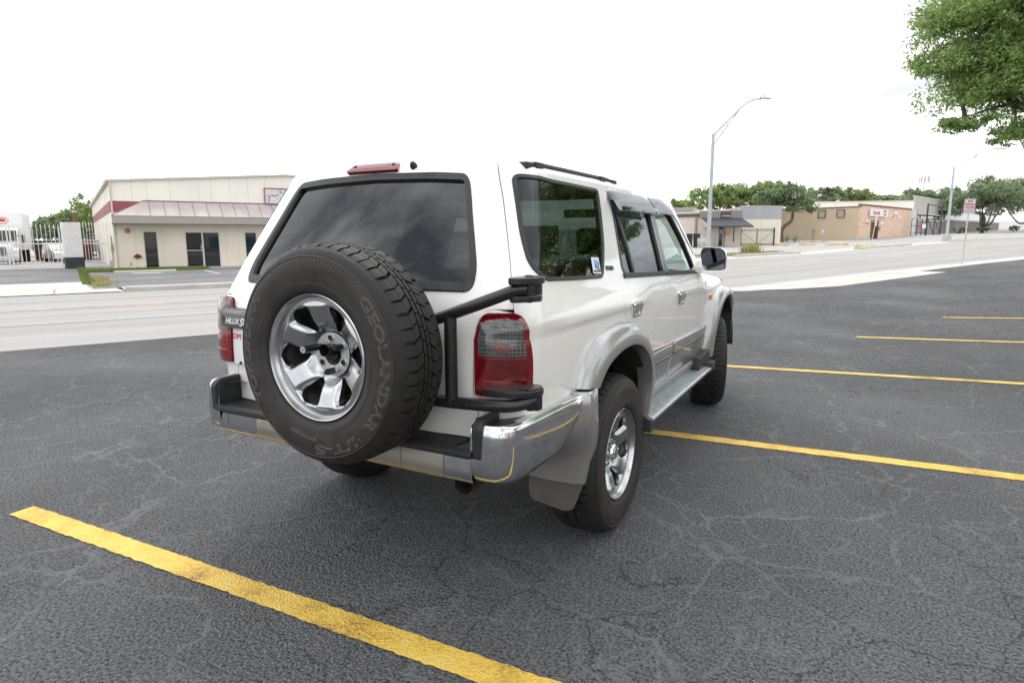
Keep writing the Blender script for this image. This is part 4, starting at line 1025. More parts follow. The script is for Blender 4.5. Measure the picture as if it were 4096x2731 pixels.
sheet('car_park',[-40]+lin_(-30,22.2,40),lambda t:[-30,-10,-2,2,(7.38 if t<12.3 else 7.38-1.15*min(1,(t-12.3)/3))],'asphalt',0)
sheet('car_park_extension',lin_(22.2,60,20),lambda t:[-30,-10,-2,2,7.05],'asphalt',0)
sheet('road',TL,[7.38,9,11,13,15,17.1],'road',.0)
sheet('driveway_apron',lin_(12.3,22.2,12),lambda t:[7.38-1.15*min(1,(t-12.3)/3)+.001,7.0,8.0],'concrete',.006)
sheet('gutter',lin_(22.2,200,60),[7.05,7.9],'concrete',.006)
MT['seam']=mat('road_seam',(.265,.255,.245),.8)
for s0,w_ in ((10.2,.05),(11.6,.03),(14.9,.05)): sheet('road_seam',lin_(-60,120,60),[s0,s0+w_],'seam',.005)
for t0 in (-2.2,1.7,6,10.3,14.6,19,33,44,60): sheet('pavement_joint',[t0,t0+.03],[17.46 if t0>-.6 else 17.2,18.2,18.88],'seam',.036)
MT['orange_line']=noisy(mat('faded_orange_line',(.60,.45,.35),.8),1.5,.25,6)
for s0 in (12.86,13.06): sheet('centre_line',lin_(-60,120,60),[s0,s0+.10],'orange_line',.006)
def kerb(t0,t1,s0,s1,hh,name='kerb',m='kerbm',base=-.1,kind='structure'):
    n=max(2,int((t1-t0)/1.5));rows=[]
    for t in lin_(t0,t1,n):
        g=hts(t,(s0+s1)/2);rows.append([tuple(W3(t,s,g+z)) for s,z in ((s0,base),(s0,hh-.03),(s0+.03,hh),(s1-.03,hh),(s1,hh-.03),(s1,base))])
    b=MB().grid(rows);b.f+= [tuple(range(6)),tuple(range(len(b.v)-1,len(b.v)-7,-1))]
    o=b.build(name,m,smooth=30)
    if kind: o['kind']=kind
    return o
kerb(-.6,22,17.1,17.45,.14);kerb(27.5,33.5,18.2,18.5,.12);kerb(39.0,46,17.6,17.95,.12);kerb(53,120,17.7,18.05,.10)
# sidewalk and aprons of the far side
sheet('pavement',lin_(-.6,22,12),[17.45,18.9],'concrete',.03)
sheet('pavement',lin_(22,130,50),[17.1,18.9],'concrete',.006)
sheet('driveway_apron',[-60,-30,-15,-8,-4,-2,-1.4],[17.1,19,21,22.5,24.2],'concrete',.02)
b=MB();pts=[(-1.4,17.1),(-.6,17.1),(-.8,19.5),(-1.2,24.2),(-1.4,24.2)]
b.add([tuple(W3(t,s,hts(t,s)+.022)) for t,s in pts],[tuple(range(5))]);o=b.build('driveway_apron','concrete',fixn=False);o['kind']='structure'
sheet('yard_asphalt',[-60,-30,-15,-8,-4,-2,-1.5],[24.2,27,30,33,38,42.3],'asphalt_far',.0)
sheet('yard_ground',[-60,-30,-15,-8,-4,-2,0,4],[42.3,60,75],'asphalt_pale',.0)
sheet('shop_car_park',lin_(-1.3,24,14),[18.9,20.5,23,26,29,32,35.6],'asphalt_far',.004)
sheet('pavement',lin_(3.0,24,12),[35.6,37.7],'concrete',.02)
MT['paint_white']=noisy(mat('worn_white_paint',(.6,.62,.66),.7),6,.2)
sheet('bay_marking',[.6,1.0,1.9],[32.6,33.1],'paint_white',.012)
sheet('bay_marking',[3.9,4.0],[29.5,31,33.6],'paint_white',.012)
# parking lines: rough painted strips
def paintmat():
    m=mat('worn_yellow_paint_grain_shade',(.62,.37,.035),.6);b=m.node_tree.nodes['Principled BSDF'];t=N(m,'ShaderNodeTexCoord');P=t.outputs['Object']
    n=N(m,'ShaderNodeTexNoise',_Scale=60,_Detail=5,_Roughness=.75);L(m,P,n.inputs['Vector'])
    n2=N(m,'ShaderNodeTexNoise',_Scale=5,_Detail=4);L(m,P,n2.inputs['Vector'])
    a=N(m,'ShaderNodeMath',operation='ADD');L(m,n.outputs['Fac'],a.inputs[0]);L(m,n2.outputs['Fac'],a.inputs[1])
    c=ramp(m,a.outputs[0],[(.33,(.12,.09,.04)),(.40,(.46,.29,.05)),(.50,(.72,.47,.07)),(.64,(.78,.56,.14))])  # dark specks of wear; the brown mid tone paints in grain shadows
    h=N(m,'ShaderNodeMath',operation='MULTIPLY');L(m,a.outputs[0],h.inputs[0]);h.inputs[1].default_value=.5
    cr_=m.node_tree.nodes[-1] if 0 else None
    # ramp runs 0..1, the sum runs 0..2
    L(m,h.outputs[0],[x for x in m.node_tree.nodes if x.type=='VALTORGB'][0].inputs[0]);L(m,c,b.inputs['Base Color'])
    v=N(m,'ShaderNodeTexVoronoi',_Scale=95);L(m,P,v.inputs['Vector'])
    s=N(m,'ShaderNodeMath',operation='ADD');L(m,v.outputs['Distance'],s.inputs[0]);L(m,n.outputs['Fac'],s.inputs[1])
    bp=N(m,'ShaderNodeBump',_Strength=.8,_Distance=.008);L(m,s.outputs[0],bp.inputs['Height']);L(m,bp.outputs[0],b.inputs['Normal'])
    return m
MT['yellow']=paintmat()
MT['yellow_k']=noisy(mat('yellow_kerb_paint',(.66,.47,.20),.7),3,.3)
for (x0,y0),(x1,y1),w in (((-1.985,-1.305),(4.5,-1.105),.118),((-.75,1.515),(4.6,1.885),.118),((.60,4.36),(5.2,5.13),.11),((1.87,7.37),(6.5,8.45),.11),((3.18,10.40),(8,12.0),.11)):
    a=Vector((x0,y0,0));d=Vector((x1-x0,y1-y0,0));Ln=d.length;d.normalize();n_=Vector((-d.y,d.x,0));K=int(Ln/.012)
    b=MB();rows=[]
    for i in range(K+1):
        p=a+d*(Ln*i/K);e0=noise.fractal(Vector((p.x*22,p.y*22,x0)),1.0,2.0,4)*.007;e1=noise.fractal(Vector((p.x*22+9,p.y*22,x0)),1.0,2.0,4)*.007
        zz=max(hxy(p.x,p.y),0)+.004
        rows.append([(p.x+n_.x*q,p.y+n_.y*q,zz) for q in (-w/2+e0,-w/4,0,w/4,w/2+e1)])
    b.grid(rows);o=b.build('parking_line','yellow',smooth=30);o['kind']='structure'
    if o.data.polygons[0].normal.z<0: o.data.flip_normals()
# loose leaves and chips on the asphalt
MT['dryleaf']=mat('dry_leaf',(.32,.17,.06),.8);MT['greenleaf']=mat('fallen_green_leaf',(.16,.24,.04),.8)
def litter(name,n,m,fn,size,label,seed):
    r=random.Random(seed);b=MB()
    for _ in range(n):
        x,y=fn(r);z=hxy(x,y)+.004;a=r.uniform(0,6.28);s_=size*r.uniform(.5,1.3);c,s2=math.cos(a)*s_,math.sin(a)*s_
        b.add([(x-c,y-s2,z),(x-s2*.35,y+c*.35,z+.35*s_),(x+c,y+s2,z+.1*s_),(x+s2*.35,y-c*.35,z+.25*s_)],[(0,1,2,3)])
    o=b.build(name,m,fixn=False);tag(o,label,'fallen leaves',kind='stuff');return o
litter('leaf_litter',260,'dryleaf',lambda r:(r.uniform(-5,5),r.uniform(-2.3,8)),.011,'tiny dry leaves and chips scattered over the black asphalt',1)
litter('green_leaf_litter',420,'greenleaf',lambda r:(r.uniform(1.5,11),r.uniform(3,20)),.022,'green leaves fallen on the asphalt under the overhanging tree',2)
# ---------------------------------------------------------------- facades
class Fc:
    """a vertical wall frame: u metres from A towards B, o metres outwards"""
    def __init__(s,A,B,flip=False):
        s.A=Vector((A[0],A[1],0));d=Vector((B[0]-A[0],B[1]-A[1],0));s.L=d.length;s.d=d.normalized();s.n=Vector((s.d.y,-s.d.x,0))*(-1 if flip else 1)
    def P(s,u,o,z): p=s.A+s.d*u+s.n*o;return (p.x,p.y,z)
    def box(s,b,u0,u1,o0,o1,z0,z1):
        v=[s.P(u,o,z) for u in (u0,u1) for o in (o0,o1) for z in (z0,z1)]
        return b.add(v,[(0,1,3,2),(4,6,7,5),(0,4,5,1),(2,3,7,6),(0,2,6,4),(1,5,7,3)])
    def one(s,name,m,par,*a,bevel=0):
        b=MB();s.box(b,*a);return b.build(name,m,par,bevel=bevel)
    def wall(s,name,m,par,u0,u1,z0,z1,holes,th=.2,o0=-.2,o1=0):
        """wall slab with rectangular openings (u0,u1,z0,z1)"""
        us=sorted({u0,u1,*[h[0] for h in holes],*[h[1] for h in holes]});zs=sorted({z0,z1,*[h[2] for h in holes],*[h[3] for h in holes]})
        b=MB()
        for i in range(len(us)-1):
            run=None
            for j in range(len(zs)-1):
                cu=(us[i]+us[i+1])/2;cz=(zs[j]+zs[j+1])/2
                solid=not any(h[0]<cu<h[1] and h[2]<cz<h[3] for h in holes)
                if solid and run is None: run=zs[j]
                if (not solid or j==len(zs)-2) and run is not None:
                    s.box(b,us[i],us[i+1],o0,o1,run,zs[j] if not solid else zs[j+1]);run=None
        return b.build(name,m,par)
def root(name,label,cat,loc,group=None):
    o=empty(name,loc);tag(o,label,cat,group);return o
def done(r):
    """children were built in world coordinates; keep them there"""
    bpy.context.view_layer.update()
    for c in r.children: c.matrix_parent_inverse=r.matrix_world.inverted()
def wtext(name,F,txt,size,m,par,u,z,o,**k):
    v,f=text_mesh(txt,size,.004,**k);b=MB();b.add([F.P(u+a,o+c,z+bb) for a,bb,c in v],f);return b.build(name,m,par,fixn=False)
MT['cream']=noisy(mat('cream_painted_metal',(.78,.71,.60),.6),.8,.05,5)
MT['cream_top']=noisy(mat('pale_cream_metal_panel',(.82,.78,.70),.6),.5,.05,5)
MT['maroon']=noisy(mat('faded_maroon_paint',(.30,.08,.09),.6),1.5,.12)
MT['awning']=noisy(mat('oxidised_pinkish_metal_roof',(.48,.435,.43),.5,.3),1.2,.14,6)
MT['soffit']=mat('grey_brown_soffit',(.36,.33,.31),.8)
MT['frame']=mat('white_aluminium_frame',(.6,.6,.58),.5)
MT['darkglass']=mat('dark_shop_glass',(.012,.014,.015),.06,0,1)
MT['trim']=mat('cream_trim',(.58,.54,.46),.6)
MT['stone_white']=noisy(mat('white_painted_block',(.72,.72,.72),.8),3,.08,5,bump=.4,bscale=12)
MT['blue_dark']=noisy(mat('dark_blue_painted_block',(.035,.045,.06),.7),4,.35,5,bump=.3,bscale=12)
MT['white_iron']=mat('white_painted_iron',(.68,.67,.64),.5)
MT['grass']=noisy(mat('short_grass',(.15,.20,.05),.9),6,.35,5)
MT['dry_grass']=noisy(mat('dry_grass',(.36,.33,.15),.9),6,.35,5)
# ---- the cream metal building across the street, front wall on s=37.6
FL=Fc(tuple(W3(.24,37.6))[:2],tuple(W3(20,37.6))[:2])    # u = t-.24
BL=root('metal_building','cream metal clad shop with a pinkish awning across the street','building',tuple(W3(.24,37.6,-.25)))
hol=[(1.38,2.08,-.25,1.83),(3.45,5.27,-.24,1.80),(6.65,7.35,-.25,1.80),(9.2,10.0,-.25,1.8),(13,14.8,-.25,1.8)]
FL.wall('wall','cream',BL,0,19.5,-.6,2.75,hol)
# gable top: eave 4.45 to ridge 5.2 at u=9.3
b=MB();b.add([FL.P(0,0,2.75),FL.P(19.5,0,2.75),FL.P(19.5,0,4.45),FL.P(9.3,0,5.18),FL.P(0,0,4.45),FL.P(0,-.2,2.75),FL.P(19.5,-.2,2.75),FL.P(19.5,-.2,4.45),FL.P(9.3,-.2,5.18),FL.P(0,-.2,4.45)],[(0,1,2,3,4),(9,8,7,6,5),(0,5,6,1),(1,6,7,2),(2,7,8,3),(3,8,9,4),(4,9,5,0)])
b.build('upper_wall','cream_top',BL)
b=MB()
for u in (1.05,1.75,2.9,4.35,5.0,6.0,7.0,8.0,9.0,10.2,11.5,13,14.5,16,18): FL.box(b,u,u+.018,.0,.006,2.7,4.43+(.73*min(u,18.6-u)/9.3))
for u in (1.0,2.3,5.6,6.3): FL.box(b,u,u+.015,.0,.006,-.3,2.3)
b.build('panel_joint','trim',BL)
FL.one('maroon_band','maroon',BL,-.004,2.4,-.1,.010,2.83,3.42)
b=MB();b.add([FL.P(-.12,.14,4.42),FL.P(9.3,.14,5.17),FL.P(9.3,.14,5.27),FL.P(-.12,.14,4.52),FL.P(-.12,-.25,4.42),FL.P(9.3,-.25,5.17),FL.P(9.3,-.25,5.27),FL.P(-.12,-.25,4.52)],[(0,1,2,3),(7,6,5,4),(3,2,6,7),(0,4,5,1),(0,3,7,4)])
b.add([FL.P(19.62,.14,4.42),FL.P(9.3,.14,5.17),FL.P(9.3,.14,5.27),FL.P(19.62,.14,4.52),FL.P(19.62,-.25,4.42),FL.P(9.3,-.25,5.17),FL.P(9.3,-.25,5.27),FL.P(19.62,-.25,4.52)],[(1,0,3,2),(4,5,6,7),(2,3,7,6),(4,0,1,5),(3,0,4,7)])
b.build('roof_edge','trim',BL)
b=MB();b.add([FL.P(-.1,-.2,4.46),FL.P(9.3,-.2,5.22),FL.P(19.6,-.2,4.46),FL.P(-.1,-30,4.46),FL.P(9.3,-30,5.22),FL.P(19.6,-30,4.46)],[(0,1,4,3),(1,2,5,4)]);b.build('roof','awning',BL,fixn=False)
# side wall
FS=Fc(tuple(W3(.24,37.6))[:2],tuple(W3(.24,67.6))[:2],flip=True)
FS.wall('side_wall','cream_top',BL,.2,30,-.6,4.42,[],o0=-.2,o1=0)
FS.one('side_band','maroon',BL,.02,30,0,.012,2.83,3.42)
b=MB()
for k in range(1,12): FS.box(b,k*2.5,k*2.5+.05,0,.02,-.5,4.4)
b.build('side_joint','trim',BL)
b=MB();FS.box(b,0,30,.02,.18,4.30,4.46);b.build('gutter','trim',BL)
b=MB();b.tube([FL.P(.06,.09,4.40),FL.P(.06,.07,2.1),FL.P(.06,.06,-.25)],.05,8);b.build('downpipe','trim',BL)
b=MB()
for u,z0,z1 in ((.5,-.1,1.55),(.75,0,1.5),(1.05,.2,.8)): b.tube([FS.P(u,.07,z0),FS.P(u,.07,z1)],.025,6)
FS.box(b,.55,.75,.02,.14,.7,1.1);b.tube([FS.P(1.05,.07,.2),FS.P(1.4,.07,.2),FS.P(1.4,.07,1.6)],.02,6);b.build('meter_pipe','soffit',BL)
# awning
b=MB();zt_,zb_=3.46,2.62
b.add([FL.P(1.55,.0,zt_),FL.P(19.3,.0,zt_),FL.P(19.5,1.15,zb_),FL.P(-.05,1.15,zb_),FL.P(-.05,.0,zb_)],[(0,1,2,3),(0,3,4)])
b.build('awning_roof','awning',BL,fixn=False)
b=MB()
for k in range(26):
    u=.35+.72*k
    if u<1.5: a_=FL.P(u,.85*(u+.05)/1.6*.0+.01+.0,zb_+(zt_-zb_)*(u+.05)/1.6)
    else: a_=FL.P(u,.01,zt_)
    b.tube([a_,FL.P(u-.05*(1 if u>1.5 else 0),1.15,zb_)],.016,4)
b.tube([FL.P(1.55,.0,zt_),FL.P(-.05,1.15,zb_)],.025,5);b.tube([FL.P(1.55,.02,zt_+.01),FL.P(19.3,.02,zt_+.01)],.03,5);b.build('awning_seam','maroon' if 0 else mat('seam_metal',(.22,.17,.17),.6),BL)
FL.one('fascia','soffit',BL,-.05,19.5,1.02,1.14,2.22,2.60)
FL.one('soffit','soffit',BL,-.05,19.5,.0,1.02,2.20,2.24)
for h_ in hol:
    u0,u1,z0,z1=h_
    fr=MB();w=.05
    FL.box(fr,u0,u0+w,-.12,-.02,z0,z1);FL.box(fr,u1-w,u1,-.12,-.02,z0,z1);FL.box(fr,u0+w,u1-w,-.12,-.02,z1-w,z1);FL.box(fr,u0+w,u1-w,-.12,-.02,z0,z0+w)
    if u1-u0>1.2: FL.box(fr,(u0+u1)/2-.05,(u0+u1)/2+.04,-.12,-.01,z0+w,z1-w)
    f_=fr.build('shopfront_frame','frame',BL)
    FL.one('glass','darkglass',BL,u0+w,u1-w,-.10,-.07,z0+w,z1-w)
    if u1-u0>1.2:
        FL.one('door_handle','frame',BL,(u0+u1)/2-.12,(u0+u1)/2-.09,-.05,.02,.8,1.05);FL.one('door_bar','frame',BL,u0+w,(u0+u1)/2-.06,-.06,-.04,.72,.76)
b=MB();c=FL.P(.68,.03,1.85);b.tube([FL.P(.68,.0,1.85),FL.P(.68,.05,1.85)],.14,16);b.build('wall_disc',mat('faded_red_disc',(.42,.20,.17),.6),BL)
b=MB();b.tube([FL.P(1.03,.0,.47),FL.P(1.03,.08,.47)],.13,12);b.tube([FL.P(.93,.08,.47),FL.P(.90,.2,.45)],.06,8);b.tube([FL.P(1.13,.08,.47),FL.P(1.16,.2,.45)],.06,8);b.build('fire_inlet',mat('red_brass_inlet',(.22,.05,.04),.4,.4),BL,smooth=40)
b=MB();b.tube([FL.P(1.03-.35,.02,.05),FL.P(1.03-.35,.05,.05)],.04,8);b.build('wall_tap','under',BL)
sgn=FL.one('shop_sign','paint_white',BL,7.96,10.2,.02,.06,3.50,4.36)
b=MB()
for a_ in ((7.92,10.24,.02,.10,4.36,4.41),(7.92,10.24,.02,.10,3.45,3.50),(7.92,7.96,.02,.10,3.50,4.36),(10.2,10.24,.02,.10,3.5,4.36)): FL.box(b,*a_)
b.build('sign_frame','maroon',BL)
b=MB();b.tube([FL.P(8.15,.07,3.55),FL.P(8.22,.07,3.9),FL.P(8.35,.07,3.98),FL.P(8.6,.07,3.95),FL.P(8.75,.07,4.05)],.02,5);b.tube([FL.P(8.22,.07,3.9),FL.P(8.1,.07,4.02)],.018,5);b.tube([FL.P(8.85,.07,4.30),FL.P(8.9,.07,4.1),FL.P(8.98,.07,4.2)],.018,5);b.build('sign_drawing','red_text',BL)
b=MB();b.tube([FL.P(8.42,.065,4.0),FL.P(8.42,.075,4.0)],.035,10);b.build('sign_dot','blue_print',BL)
done(BL)
at=root('roof_antenna','thin whip antenna standing on the cream metal shop roof','antenna',FL.P(7.6,-.3,5.1))
b=MB();b.tube([FL.P(7.6,-.3,5.05),FL.P(7.6,-.3,6.3)],.012,5);b.build('mast','soffit',at)
b=MB()
for a in (0,2.1,4.2): b.tube([FL.P(7.6,-.3,5.35),FL.P(7.6+.12*math.cos(a),-.3+.12*math.sin(a),5.05)],.01,4)
b.build('tripod','soffit',at);done(at)
o=kerb(-.1,2.6,33.3,33.55,.13,'wheel_stop','concrete',kind=None);tag(o,'pale concrete wheel stop on the blue bay marking by the cream shop','wheel stop')
# ---- white gate, pillar and fence
MT['sign_red']=mat('sign_red',(.55,.04,.06),.5)
def pickets(F,u0,u1,sp,z0,z1,rails,name,par,m,r=.017,spear=True):
    b=MB();n=int(round((u1-u0)/sp))
    for k in range(n+1):
        u=u0+(u1-u0)*k/n;b.tube([F.P(u,0,z0),F.P(u,0,z1)],r,4)
        if spear: b.tube([F.P(u,0,z1),F.P(u,0,z1+.04),F.P(u,0,z1+.20)],[r,r*2.1,.003],4)
    b.build('picket',m,par)
    for z in rails: b=MB();b.tube([F.P(u0,0,z),F.P(u1,0,z)],.028,4);b.build('rail',m,par)
FG=Fc(tuple(W3(-9.0,42.6))[:2],tuple(W3(-2.1,41.25))[:2])
for (a,bq,z1,lbl) in ((0,4.55,2.0,'white spear topped sliding gate leaf across the truck yard'),(4.7,6.95,2.05,'narrow white iron gate leaf next to the white block pillar')):
    g_=root('iron_gate',lbl,'gate',FG.P(a,0,-.25),'white iron gates of the truck yard')
    pickets(FG,a,bq,.20,-.10,z1,(-.08,.10,1.15) if a else (-.08,.10,.40,1.15),'gate',g_,'white_iron')
    for uu in (a,bq): b=MB();b.tube([FG.P(uu,0,-.2),FG.P(uu,0,z1)],.04,4);b.build('gate_post','white_iron',g_)
    if not a:
        s_=FG.one('warning_sign','paper',g_,2.60,2.98,.04,.05,.55,1.05);FG.one('sign_band','sign_red',g_,2.60,2.98,.051,.056,.82,1.05)
        wtext('sign_text',FG,'NO\nTRESPASSING',.075,'paper',g_,2.79,.95,.058)
    done(g_)
FP=Fc(tuple(W3(-2.0,41.25))[:2],tuple(W3(-1.1,41.5))[:2])
pl=root('block_pillar','white painted block pillar with a dark blue foot beside the gate','pillar',FP.P(.4,0,-.25))
FP.one('pillar_shaft','stone_white',pl,0,.90,-.35,0,.38,2.35,bevel=.01);FP.one('pillar_foot','blue_dark',pl,.01,.92,-.36,.012,-.45,.378)
done(pl)
FR=Fc(tuple(W3(-1.05,41.5))[:2],tuple(W3(.22,42.8))[:2])
rf_=root('iron_fence','white spear topped fence between the block pillar and cream shop','fence',FR.P(.8,0,-.25));pickets(FR,.05,1.75,.21,-.2,2.2,(1.15,),'fence',rf_,'white_iron');done(rf_)
pk=root('rust_post','rusty square post standing behind the white block pillar','post',(-44.27,20.87,-.25))
b=MB();b.box(-44.36,-44.18,20.78,20.96,-.3,3.15);b.build('post_shaft',mat('rusty_post',(.20,.10,.06),.9),pk)
b=MB();b.box(-44.38,-44.16,20.76,20.98,3.15,3.25);b.build('post_cap','frame',pk);done(pk)
# ---- white truck in the yard
MT['truck']=mat('white_truck_paint',(.74,.74,.74),.25,0,1)
TK=root('box_truck','white box truck parked behind the white gate','truck',(-49.2,18.6,-.25))
Tm=Matrix.Translation((-49.0,18.4,-.3))@Matrix.Rotation(R_(61),4,'Z')     # nose points to -Y local
def tb(name,m,fn,bev=0,sm=None):
    b=MB();fn(b);b.v=[tuple(Tm@Vector(p)) for p in b.v];return b.build(name,m,TK,bevel=bev,smooth=sm)
tb('bonnet','truck',lambda b:b.prism(rounded([(-1.35,.55),(-1.45,1.15),(-1.25,1.42),(.2,1.62),(.2,.55)],[.05,.15,.15,.05,.05]),-.85,.85,'x'),.04)
tb('cab','truck',lambda b:b.prism(rounded([(.2,.6),(.15,1.5),(.5,2.35),(.75,2.5),(1.7,2.5),(1.7,.6)],[.05,.05,.2,.1,.1,.05]),-1.02,1.02,'x'),.05)
tb('windscreen','darkglass',lambda b:b.prism([(.12,1.58),(.44,2.30),(.47,2.29),(.15,1.57)],-.92,.92,'x'))
tb('side_window','darkglass',lambda b:(b.prism([(.45,1.6),(.68,2.3),(1.45,2.3),(1.45,1.6)],1.02,1.03,'x'),b.prism([(.45,1.6),(.68,2.3),(1.45,2.3),(1.45,1.6)],-1.03,-1.02,'x')))
tb('grille',mat('chrome_grille',(.16,.17,.19),.3,.7),lambda b:[b.box(-.42,.42,-1.475,-1.46,.72+.07*k,.755+.07*k) for k in range(7)]+[b.box(-.45,.45,-1.46,-1.44,.68,1.22)])
tb('wing','truck',lambda b:[b.prism(rounded([(-1.38,.45),(-1.40,.95),(-1.1,1.15),(-.3,1.10),(.2,.8),(.2,.55),(-.1,.55),(-.35,.85),(-.85,.85),(-1.1,.55),(-1.1,.45)],.08),x0,x1,'x') for x0,x1 in ((-1.1,-.80),(.80,1.1))],.03)
tb('headlight','frame',lambda b:[b.prism(rounded([(-1.425,.78),(-1.43,1.0),(-1.2,1.05),(-1.2,.78)],.03),x0,x1,'x') for x0,x1 in ((-1.02,-.62),(.62,1.02))],.02)
tb('bumper',mat('grey_bumper',(.42,.42,.42),.4,.3),lambda b:b.box(-1.12,1.12,-1.62,-1.42,.30,.58),.04)
tb('cargo_box',mat('white_cargo_box',(.78,.78,.78),.4),lambda b:b.box(-1.2,1.2,2.0,7.5,.95,3.55),.02)
tb('tyre','rubber',lambda b:[b.tube([(x0,y,.5),(x1,y,.5)],.48,20) for x0,x1,y in ((-1.08,-.8,-.6),(.8,1.08,-.6),(-1.1,-.7,5.5),(.7,1.1,5.5))],sm=40)
tb('door_mirror','plastic',lambda b:[b.box(x0,x1,.25,.33,1.45,2.0) for x0,x1 in ((-1.38,-1.2),(1.2,1.38))]+[b.box(-1.3,1.3,.30,.33,1.95,1.98)],.01)
b=MB()
rr_=[(-.5+.0,3.0),(-.3,3.2),(.3,3.2),(.5,3.0),(.3,2.8),(-.3,2.8)]
tb('box_emblem','sign_red',lambda b:b.tube([(x*.9,1.985,z-.0) for x,z in rr_+[rr_[0]]],.02,4));tb('box_emblem','sign_red',lambda b:b.prism(rounded([(-.25,2.92),(-.05,3.12),(.25,3.1),(.30,2.95),(.05,2.90)],.06),1.985,1.995,'y'))
done(TK)
# dumpster, grey bin behind, small car
dk=root('rubbish_skip','rust red steel skip behind the narrow white gate','skip',(-53,23,-.3))
F=Fc((-55.0,23.2),(-52.2,25.1))
b=MB();b.add([F.P(0,0,-.3),F.P(3.4,0,-.3),F.P(3.5,.1,.85),F.P(-.1,.1,.85),F.P(0,-1.6,-.3),F.P(3.4,-1.6,-.3),F.P(3.5,-1.7,1.3),F.P(-.1,-1.7,1.3)],[(0,1,2,3),(7,6,5,4),(3,2,6,7),(0,4,5,1),(1,5,6,2),(0,3,7,4)]);b.build('skip_body',noisy(mat('rust_red_steel',(.15,.06,.045),.8),2,.3),dk,bevel=.02)
b=MB()
for k in range(6): F.box(b,.2+.6*k,.27+.6*k,.02,.09,-.25,.8)
b.build('skip_rib',noisy(mat('rust_rib',(.13,.05,.04),.8),2,.3),dk)
b=MB();F.box(b,-.1,1.5,-1.2,.05,.87,1.3);b.build('skip_lid','plastic',dk,bevel=.03);done(dk)
gm=root('pale_trailer','pale grey trailer standing behind the rust red skip','trailer',(-56,27,-.3));F=Fc((-55.5,25.5),(-52,27.9));b=MB();F.box(b,0,4,-3,0,.35,1.35);b.build('trailer_body',mat('pale_grey_trailer',(.45,.46,.48),.5),gm,bevel=.05);b=MB()
for u in (.7,3.2): b.tube([F.P(u,-.3,.1),F.P(u,.02,.1)],.38,14)
b.build('trailer_wheel','rubber',gm,smooth=40);done(gm)
pc=root('parked_car','white car parked behind the iron fence beside the shop wall','car',(-48,23.8,-.25));Cm=Matrix.Translation((-49.9,22.6,-.25))@Matrix.Rotation(R_(75),4,'Z')
def cb_(name,m,fn,bev=0,sm=None):
    b=MB();fn(b);b.v=[tuple(Cm@Vector(p)) for p in b.v];return b.build(name,m,pc,bevel=bev,smooth=sm)
cb_('body','truck',lambda b:b.prism(rounded([(-2.1,.25),(-2.15,.62),(-1.9,.78),(-1.0,.90),(-.3,1.38),(1.2,1.40),(1.9,.95),(2.1,.85),(2.1,.25)],[.08,.1,.1,.1,.15,.15,.1,.1,.05]),-.85,.85,'x'),.08)
cb_('window','darkglass',lambda b:(b.prism([(-.95,.92),(-.30,1.32),(1.15,1.33),(1.65,.95)],.852,.858,'x'),b.prism([(-1.02,.93),(-.34,1.36),(-.31,1.35),(-.98,.92)],-.72,.72,'x')))
cb_('headlight','frame',lambda b:[b.box(x0,x1,-2.14,-2.0,.58,.70) for x0,x1 in ((-.8,-.5),(.5,.8))],.02)
cb_('tyre','rubber',lambda b:[b.tube([(x0,y,.3),(x1,y,.3)],.31,18) for x0,x1 in ((-.87,-.65),(.65,.87)) for y in (-1.3,1.35)],sm=40);done(pc)
mt_=root('gas_meter','grey gas meter drum on the ground at the shop corner','meter',(-36.4,18.9,-.25));b=MB();b.tube([(-36.4,18.75,-.3),(-36.4,18.75,.12),(-36.4,18.75,.2)],[.28,.28,.2],16);b.build('meter_body','soffit',mt_,smooth=40);b=MB();b.tube([(-36.5,18.75,.2),(-36.5,18.75,.38),(-36.3,18.75,.38),(-36.3,18.75,.2)],.03,6);b.build('meter_pipe','soffit',mt_);done(mt_)
# ---- grass
def blades(name,label,n,fn,hh,m,seed,w=.012,cat='grass'):
    r=random.Random(seed);b=MB()
    for _ in range(n):
        x,y,sc=fn(r);z=hxy(x,y);a=r.uniform(0,6.28);h_=hh*sc*r.uniform(.5,1.2);l=r.uniform(.1,.5)*h_;c,s2=math.cos(a),math.sin(a);ww=w*r.uniform(.7,1.5)
        b.add([(x-s2*ww,y+c*ww,z-.01),(x+s2*ww,y-c*ww,z-.01),(x+c*l*.4,y+s2*l*.4,z+h_*.7),(x+c*l,y+s2*l,z+h_)],[(0,1,2),(0,2,3)])
    o=b.build(name,m,fixn=False);tag(o,label,cat,kind='stuff');return o
def inq(t0,t1,s0,s1):
    def f(r):
        t,s=r.uniform(t0,t1),r.uniform(s0,s1);p=W3(t,s);return p.x,p.y,1
    return f
sheet('grass_verge',lin_(-1.2,4.4,8),[35.2,36,37.5],'grass',.012,None)
bpy.data.objects['grass_verge']['kind']='stuff';tag(bpy.data.objects['grass_verge'],'low green grass strip along the cream shop wall','grass')
blades('grass_blades','rough green grass growing along the foot of the cream shop',5200,inq(-1.3,4.5,35.1,37.6),.14,'grass',3,.02)
def gs(r):
    s=r.uniform(21.5,41);t=-1.50+.34*r.random();p=W3(t,s);return p.x,p.y,1
blades('grass_strip','green and yellow grass strip between the two driveways',4200,gs,.12,'grass',4,.02)
blades('dry_grass_strip','dry yellow grass at the roadside end of the strip',1500,lambda r:(lambda p:(p.x,p.y,1))(W3(r.gauss(-1.0,.16),r.uniform(20,30))),.12,'dry_grass',5,.02)
blades('roadside_weeds','yellowish weeds growing behind the far kerb near the lamp post',3800,lambda r:(lambda p:(p.x,p.y,1))(W3(r.uniform(27.5,34.5),r.gauss(20.6,.5))),.12,'dry_grass',6,.02)
